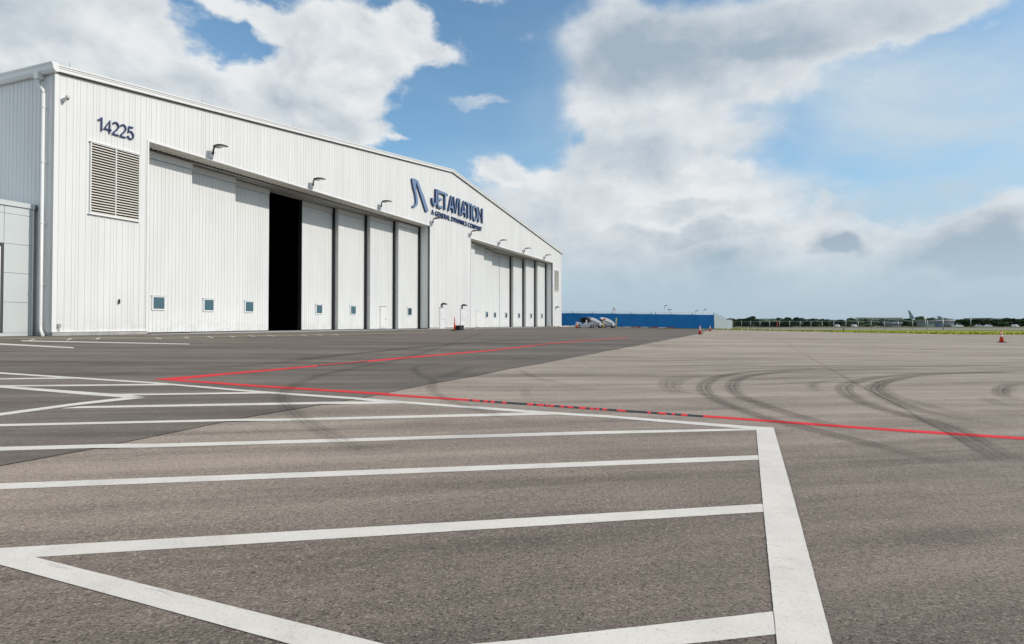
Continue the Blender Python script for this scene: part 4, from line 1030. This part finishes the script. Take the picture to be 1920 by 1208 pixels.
for (px, py, hgt, l_) in ((1131, 616, .95, 'short yellow bollard between the two rounded carts'), (1155.3, 616.2, 1.7, 'tall yellow bollard right of the rounded carts')):
    p = ground(px, py, .009); t = thing('bollard', l_, 'bollard', p, 0, 'yellow bollards by the service carts')
    b = MB(); b.tube([(0, 0, 0), (0, 0, hgt-.06), (0, 0, hgt)], [.09, .085, .04], 10); b.make('shaft', YEL, t)
    b = MB(); b.tube([(0, 0, 0), (0, 0, .04)], [.16, .14], 10); b.make('collar', CONC, t)
p = ground(1132.8, 615.6, .009)
t = thing('warning_sign', 'small red sign on a thin post beside the second rounded cart', 'sign', p, rzv)
b = MB(); b.tube([(0, 0, 0), (0, 0, 1.6)], .03, 8); b.make('post', GALV, t)
b = MB(); b.prism([(math.cos(math.pi/8+i*math.pi/4)*.2, 1.4+math.sin(math.pi/8+i*math.pi/4)*.2) for i in range(8)], (0, -.06, 0), (0, 1, 0), .02); b.make('sign_plate', RED, t)
# pale rubble and low barrier boards along the foot of the fence
b = MB()
for _ in range(420):
    if random.random() < .5: yv = random.uniform(-12, 1.5); xv = 90.9+random.uniform(-.5, .4)
    else: xv = random.uniform(79.7, 91); yv = -.35+random.uniform(-.4, .25)
    s_ = random.uniform(.05, .17); M = Matrix.Translation((xv, yv, gz(xv, yv)+s_*.4)) @ Matrix.Rotation(random.uniform(0, 3), 4, Vector((random.random(), random.random(), 1)))
    b.box((-s_, -s_*.8, -s_*.6), (s_, s_*.7, s_*.6), random.choice((0, 0, 1)), M)
o = b.make('rubble', [mat('pale_stone', (.62, .60, .56), .9), mat('tan_stone', (.50, .36, .27), .9)]); o['kind'] = 'stuff'; tag(o, 'pale rubble and stones at the foot of the hangar corner and fence', 'rubble')
for px, m_, l_ in ((1194, RED, 'low red barrier board at the foot of the blue fence, nearest the carts'), (1208, REFL, 'low white barrier board at the foot of the blue fence'), (1227, RED, 'low red barrier board beneath the doubled post of the blue fence'), (1256, RED, 'low red barrier board at the foot of the blue fence, nearest its corner'), (1241, REFL, 'low white barrier board left of the last red board by the blue fence')):
    yv = hit(px, 600, 0, 90.9).y; t = thing('barrier_board', l_, 'barrier', (90.9, yv, gz(90.9, yv)+.009), 0, 'low barrier boards along the blue fence')
    b = MB(); b.box((-.05, -.7, .06), (.05, .7, .22)).bevel(.01); b.make('board', m_, t)
    b = MB(); b.box((-.12, -.62, 0), (.12, -.5, .06)); b.box((-.12, .5, 0), (.12, .62, .06)); b.make('foot', PLASTIC, t)
# weeds along the fence foot
b = MB()
for _ in range(900):
    yv = random.uniform(-26, -4); xv = 91.1+random.uniform(-.5, .2); z = gz(xv, yv); h = random.uniform(.05, .2); a = random.uniform(0, 6.28)
    b.poly([(xv-math.cos(a)*.1, yv-math.sin(a)*.1, z), (xv+math.cos(a)*.1, yv+math.sin(a)*.1, z), (xv+.03, yv, z+h)])
o = b.make('weeds', LUSH); o['kind'] = 'stuff'; tag(o, 'thin weeds growing along the foot of the blue fence', 'weeds')

# ------------------------------------------------------------------ poles seen over the fence
def light_pole(px, top, D, label, arms=1):
    p = at(px, D, -1.0); h = CAM.z+1.0+(YH-top)/F*D; t = thing('light_pole', label, 'light pole', p, rzv, 'apron light poles beyond the blue fence')
    b = MB(); b.tube([(0, 0, 0), (0, 0, h)], [.22, .13], 8); b.make('shaft', GALV, t)
    for s_ in ((-1, 1) if arms == 2 else (1,)):
        b = MB(); b.tube([(0, 0, h-.1), (s_*.4, 0, h)], .06, 6); b.make('arm', GALV, t)
        b = MB(); b.box((s_*.55-.3, -.3, h-.12), (s_*.55+.3, .3, h+.12)); b.make('lamp', FIXT, t)
light_pole(1246.5, 573, 230, 'tallest light pole showing above the middle of the blue fence')
light_pole(1255, 580.5, 260, 'twin armed light pole just right of the tallest one', 2)
light_pole(1304.5, 583, 240, 'short light pole near the right end of the blue fence')
light_pole(1320.5, 580, 230, 'light pole nearest the blue fence corner')
p = at(1151.5, 300, -1.0); t = thing('lattice_tower', 'small red and white lattice tower above the service carts', 'tower', p)
for k in range(4):
    z0 = 5.0+k*1.3 if k else 0; z1 = 5.0+(k+1)*1.3; b = MB()
    for sx_, sy_ in ((-1, -1), (1, -1), (1, 1), (-1, 1)):
        w0, w1 = 1.0-z0*.07, 1.0-z1*.07; b.tube([(sx_*w0, sy_*w0, z0), (sx_*w1, sy_*w1, z1)], .10, 5)
        b.tube([(sx_*w0, sy_*w0, z0), (-sx_*w1*(1 if sy_ < 0 else -1)*(1), sy_*w1, z1)], .06, 4)
    b.make('lattice_stage', mat('faded_red', (.42, .16, .15), .6) if k % 2 == 0 else REFL, t)

# ------------------------------------------------------------------ far trees
def leafy(cr, ch, n, seed, airy=False):
    R = random.Random(seed); me = MB()
    lobes = [(R.uniform(-.6, .6)*cr, R.uniform(-.6, .6)*cr, ch*(R.uniform(.12, .95)), R.uniform(.28, .5)) for _ in range(9)]
    for _ in range(n):
        lx, ly, lz, lr = R.choice(lobes); v = Vector((R.gauss(0, 1), R.gauss(0, 1), R.gauss(0, 1))).normalized()*R.uniform(.65, 1.05)
        p = Vector((lx+v.x*lr*cr, ly+v.y*lr*cr, lz+v.z*lr*ch*.42)); s_ = R.uniform(.16, .36)*(0.6 if airy else 1)
        a = Vector((R.gauss(0, 1), R.gauss(0, 1), R.gauss(0, .6))).normalized(); c_ = a.orthogonal().normalized()
        me.poly([p-a*s_-c_*s_*.6, p+a*s_-c_*s_*.5, p+a*s_*.8+c_*s_*.6, p-a*s_*.7+c_*s_*.7])
    return me
protos = []
for k in range(6):
    b = leafy(1.0*2.2, 3.0, 1100 if k < 5 else 420, 40+k, k == 5); m_ = LEAF[k % 3]
    bmesh.ops.translate(b.bm, verts=b.bm.verts, vec=(0, 0, .30))
    o = b.make('crown', m_, None, normals=False); cm = o.data; bpy.data.objects.remove(o)
    b = MB(); b.tube([(0, 0, 0), (.05, 0, .9), (-.05, .05, 2.2)], [.16, .12, .06], 7)
    for q in range(4):
        a = q*1.6+k; b.tube([(0, 0, .9+q*.25), (math.cos(a)*.9, math.sin(a)*.9, 1.9+q*.35)], [.07, .03], 5)
    o = b.make('trunk', BARK, None); tm = o.data; bpy.data.objects.remove(o)
    protos.append((cm, tm))
def tree(px, top, wpx, D, kind, label, group='trees beyond the airfield'):
    p = at(px, D, -1.0); h = CAM.z+1.0+(YH-top)/F*D; wm = wpx*1.3/F*D
    t = thing('tree', label, 'tree', p, random.uniform(0, 6.28), group)
    sc = (wm/4.6, wm/4.6*random.uniform(.8, 1.1), h/3.75)
    for nm, me in zip(('crown', 'trunk'), protos[kind]):
        o = link(nm, me, t); o.scale = sc
random.seed(11)
front = [(1376, 596, 26, 0), (1392, 595, 26, 1), (1408, 590.5, 22, 2), (1424, 596, 28, 1), (1444, 599.5, 30, 0), (1462, 593.5, 18, 2), (1466, 599, 30, 1), (1482, 594, 26, 0), (1499, 593, 20, 2), (1504, 597, 30, 1), (1524, 596.5, 30, 0), (1543, 597, 28, 1), (1560, 598.5, 30, 1), (1577, 599.5, 26, 2), (1592, 595, 22, 0), (1604, 600, 24, 1),
         (1618, 596, 22, 0), (1634, 600, 24, 1), (1652, 598, 22, 2), (1672, 601, 28, 0), (1690, 600, 26, 2), (1706, 595, 28, 1), (1722, 592, 30, 0), (1738, 594.5, 26, 2), (1755, 590.5, 18, 5), (1768, 592, 16, 5), (1776, 597, 22, 2), (1796, 597, 28, 0), (1812, 596.5, 26, 1), (1828, 598.5, 24, 2), (1845, 597.5, 30, 0), (1862, 600.5, 26, 2), (1880, 602, 24, 1), (1899, 595, 24, 0), (1915, 595.5, 26, 1), (1934, 594, 26, 2), (1958, 596, 30, 0), (1985, 594, 32, 1), (2015, 597, 30, 2)]
refs = [(1392, 'beside the end of the pale fence'), (1452, 'near the green roof'), (1520, 'left of the short verge post'), (1590, 'behind the short verge post'), (1658, 'below the long flat roofed building'), (1715, 'below the aircraft tail fin'), (1760, 'by the white radar dome'), (1818, 'behind the slim pale pole'), (1862, 'by the low grey buildings at the right'), (1905, 'above the lone orange cone at far right'), (1975, 'past the right end of the cone view')]
near = lambda px: min(refs, key=lambda q: abs(q[0]-px))[1]
for (px, top, wp, k) in front:
    grp = sorted(f[0] for f in front if near(f[0]) == near(px)); r = grp.index(px); n = len(grp)
    rank = 'single' if n == 1 else 'leftmost' if r == 0 else 'rightmost' if r == n-1 else 'middle' if n == 3 else ('second', 'third', 'fourth', 'fifth')[r-1]
    look = {0: 'dark green broad', 1: 'bushy mid green', 2: 'dense bluish green', 5: 'thin airy grey green'}[k]
    tree(px, top, wp, 285+random.uniform(-8, 8), k, '%s %s tree %s' % (rank, look, near(px)))
mass = bmesh.new()
for i in range(95):
    px = 1160+i*9.5+random.uniform(-5, 5); D = 288+random.uniform(-3, 12); p = at(px, D, -1.0)
    top_ = 600+random.uniform(-2.2, 1.5); h = CAM.z+1.0+(YH-top_)/F*D; wm = 26/F*D
    tmp = protos[random.choice((0, 1, 2, 3, 4))][0].copy()
    tmp.transform(Matrix.Translation(p) @ Matrix.Rotation(random.uniform(0, 6.28), 4, 'Z') @ Matrix.Diagonal((wm/4.6, wm/4.6, h/3.5, 1))); mass.from_mesh(tmp); bpy.data.meshes.remove(tmp)
me = bpy.data.meshes.new('wood'); mass.to_mesh(me); mass.free(); me.materials.append(LEAF[2]); o = link('wood', me); o['kind'] = 'stuff'
tag(o, 'dark mass of low trees filling in behind the airfield tree line', 'wood')

# ------------------------------------------------------------------ far buildings
def far_building(name, px0, px1, top, D, m, label, roof=None, rh=0.0, wins=0, base=-1.0, dep=10, cat='building'):
    a = at(px0, D, base); c = at(px1, D, base); wd_ = (c-a).length; h = CAM.z-base+(YH-top)/F*D
    t = thing(name, label, cat, a, rzv)
    b = MB(); b.box((0, 0, 0), (wd_, dep, h)); b.make('wall', m, t)
    if roof:
        b = MB()
        if rh: b.prism([(-.6, h+.002), (wd_+.6, h+.002), (wd_*.86, h+rh), (wd_*.08, h+rh)], (0, -.6, 0), (0, 1, 0), dep+1.2)
        else: b.box((-.4, -.4, h+.002), (wd_+.4, dep+.4, h+.5))
        b.make('roof', roof, t)
    for i in range(wins):
        x0 = wd_*(i+.25)/wins; x1 = wd_*(i+.75)/wins; b = MB(); b.box((x0, -.06, h*.55), (x1, -.003, h*.8)); wn = b.make('window', FRAMEDK, t)
        b = MB(); b.box((x0+.08, -.09, h*.55+.08), (x1-.08, -.061, h*.8-.08)); b.make('pane', GLASS, wn)
    return t, wd_, h
FB = mat('far_wall_pale', (.36, .39, .41), .7); FG = mat('far_wall_grey', (.16, .18, .19), .8); FRG = mat('green_roof', (.22, .30, .25), .6)
far_building('far_building', 1424, 1485, 601.5, 294, FG, 'low building with a pale green hipped roof among the airfield trees', FRG, 1.0, 5)
t, wd_, h = far_building('terminal_building', 1625, 1692, 596.6, 330, FB, 'long white flat roofed building with dark bays above the trees', REFL, 0, 6)
far_building('far_building', 1672, 1690, 606.5, 270, FG, 'low grey shed below the long white building', FB, 0, 3, dep=6)
far_building('far_building', 1735, 1752, 603, 268, mat('pale_green_wall', (.20, .25, .22), .8), 'pale green shed beneath the white radar dome', FG, 0, 2, dep=6)
far_building('far_building', 1752, 1766, 602.5, 272, FG, 'open fronted small house with pale roof left of the airy trees', FB, .5, 2, dep=6)
far_building('far_building', 1782, 1789, 601.5, 272, FB, 'small white square hut right of the airy trees', REFL, 0, 1, dep=5)
far_building('far_building', 1834, 1862, 598.5, 315, FG, 'grey building with a flat roof behind the round trees at the right', mat('dark_roof', (.12, .14, .13), .7), .6, 4)
far_building('far_building', 1868, 1893, 599.2, 310, FB, 'pale flat building between the right hand trees', FG, 0, 4)
# aircraft tail above the trees
p = at(1709, 300, -1.0); t = thing('parked_airliner', 'aircraft with tall grey green tail fin rising above the trees', 'aircraft', p, rzv)
hh = lambda top: CAM.z+1.0+(YH-top)/F*300
b = MB(); b.prism([(-1.6, hh(582.5)), (-.9, hh(582.8)), (1.0, hh(594)), (1.4, hh(597.5)), (-1.0, hh(600)), (-.9, hh(592))], (0, -.15, 0), (0, 1, 0), .3); b.bevel(.04); b.make('tail_fin', mat('fin_green', (.16, .22, .21), .5), t)
b = MB(); b.tube([(1.8, 0, 2.6), (.5, 0, 2.3), (-3, 0, 2.1), (-12, 0, 1.9), (-14, 0, 1.8)], [.2, .6, .9, .9, .3], 12); b.make('fuselage', REFL, t)
b = MB()
for x_ in (-4.5, -12): b.tube([(x_, 0, 0), (x_, 0, 1.4)], .12, 6)
b.make('landing_gear', GALV, t)
p = at(1735, 266, -1.0); t = thing('radar_dome', 'white ball shaped radar dome on a short mast above the pale green shed', 'radar dome', p)
bm = MB(); bmesh.ops.create_uvsphere(bm.bm, u_segments=16, v_segments=10, radius=.62); bmesh.ops.translate(bm.bm, verts=bm.bm.verts, vec=(0, 0, CAM.z+1.0+(YH-597)/F*266)); bm.make('dome', REFL, t)
b = MB(); b.tube([(0, 0, 0), (0, 0, CAM.z+1.0+(YH-599.2)/F*266)], .12, 6); b.make('mast', GALV, t)
# orange windsock-like marker
p = at(1457, 262, -1.0); t = thing('marker_mast', 'thin red marker mast in front of the green roofed building', 'mast', p)
b = MB(); b.tube([(0, 0, 0), (0, 0, 1.6), (0, 0, 2.6)], [.12, .12, .06], 6); b.make('shaft', RED, t)
b = MB(); b.tube([(0, 0, .5), (.25, 0, .9)], [.18, .26], 8); b.make('drum', RED, t)
# small parked planes and cars on the far side
def far_car(px, m, label, D=272, kind='car', L=4.3):
    p = at(px, D, -1.0); t = thing('parked_'+kind, label, kind, p, rzv); t.scale = (.75, .75, .75)
    if kind == 'car':
        b = MB(); b.prism([(-L/2, .3), (-L/2, .8), (-L*.28, .92), (-L*.16, 1.42), (L*.2, 1.45), (L*.36, .95), (L/2, .85), (L/2, .3)], (0, -.85, 0), (0, 1, 0), 1.7); b.bevel(.05); b.make('body', m, t)
        b = MB(); b.prism([(-L*.24, .95), (-L*.145, 1.36), (L*.19, 1.38), (L*.31, .97)], (0, -.87, 0), (0, 1, 0), 1.74); b.make('window', GLASS, t)
        for wx in (-L*.3, L*.3):
            for wy in (-.75, .75): wheel(t, wx, wy, .33)
    else:
        t.rotation_euler = (0, 0, rzv+math.pi/2); t.scale = (.6, .6, .6)
        b = MB(); b.prism([(-2.3, .35), (-2.3, 1.0), (-1.6, 1.25), (-1.1, 1.85), (2.2, 1.9), (2.3, .35)], (0, -.85, 0), (0, 1, 0), 1.7); b.bevel(.08); b.make('body', m, t)
        b = MB(); b.prism([(-1.63, 1.27), (-1.15, 1.76), (-1.0, 1.76), (-1.4, 1.27)], (0, -.87, 0), (0, 1, 0), 1.74); b.make('window', GLASS, t)
        for wx in (-1.5, 1.4):
            for wy in (-.75, .75): wheel(t, wx, wy, .33)
far_car(1570, REFL, 'small white van parked before the trees, left of the dark verge post', kind='van', D=262)
far_car(1602, REFL, 'small white van parked before the trees, right of the dark verge post', kind='van', D=262)
far_car(1903, REFL, 'small white van parked before the trees at the far right', kind='van', D=262)
far_car(1762, mat('car_blue', (.03, .06, .22), .3), 'dark blue car parked in front of the small open house', D=264)
far_car(1776, mat('car_dark', (.04, .045, .05), .3), 'dark car parked between the blue car and the small white hut', D=264)
far_car(1797, CARTW, 'white car parked right of the small white hut', D=264)
far_car(1834, mat('car_silver', (.45, .46, .48), .3), 'silver car parked right of the slim pale pole', D=264)
far_car(1852, mat('car_white', (.7, .7, .7), .3), 'pale car parked below the grey building at the right', D=264)
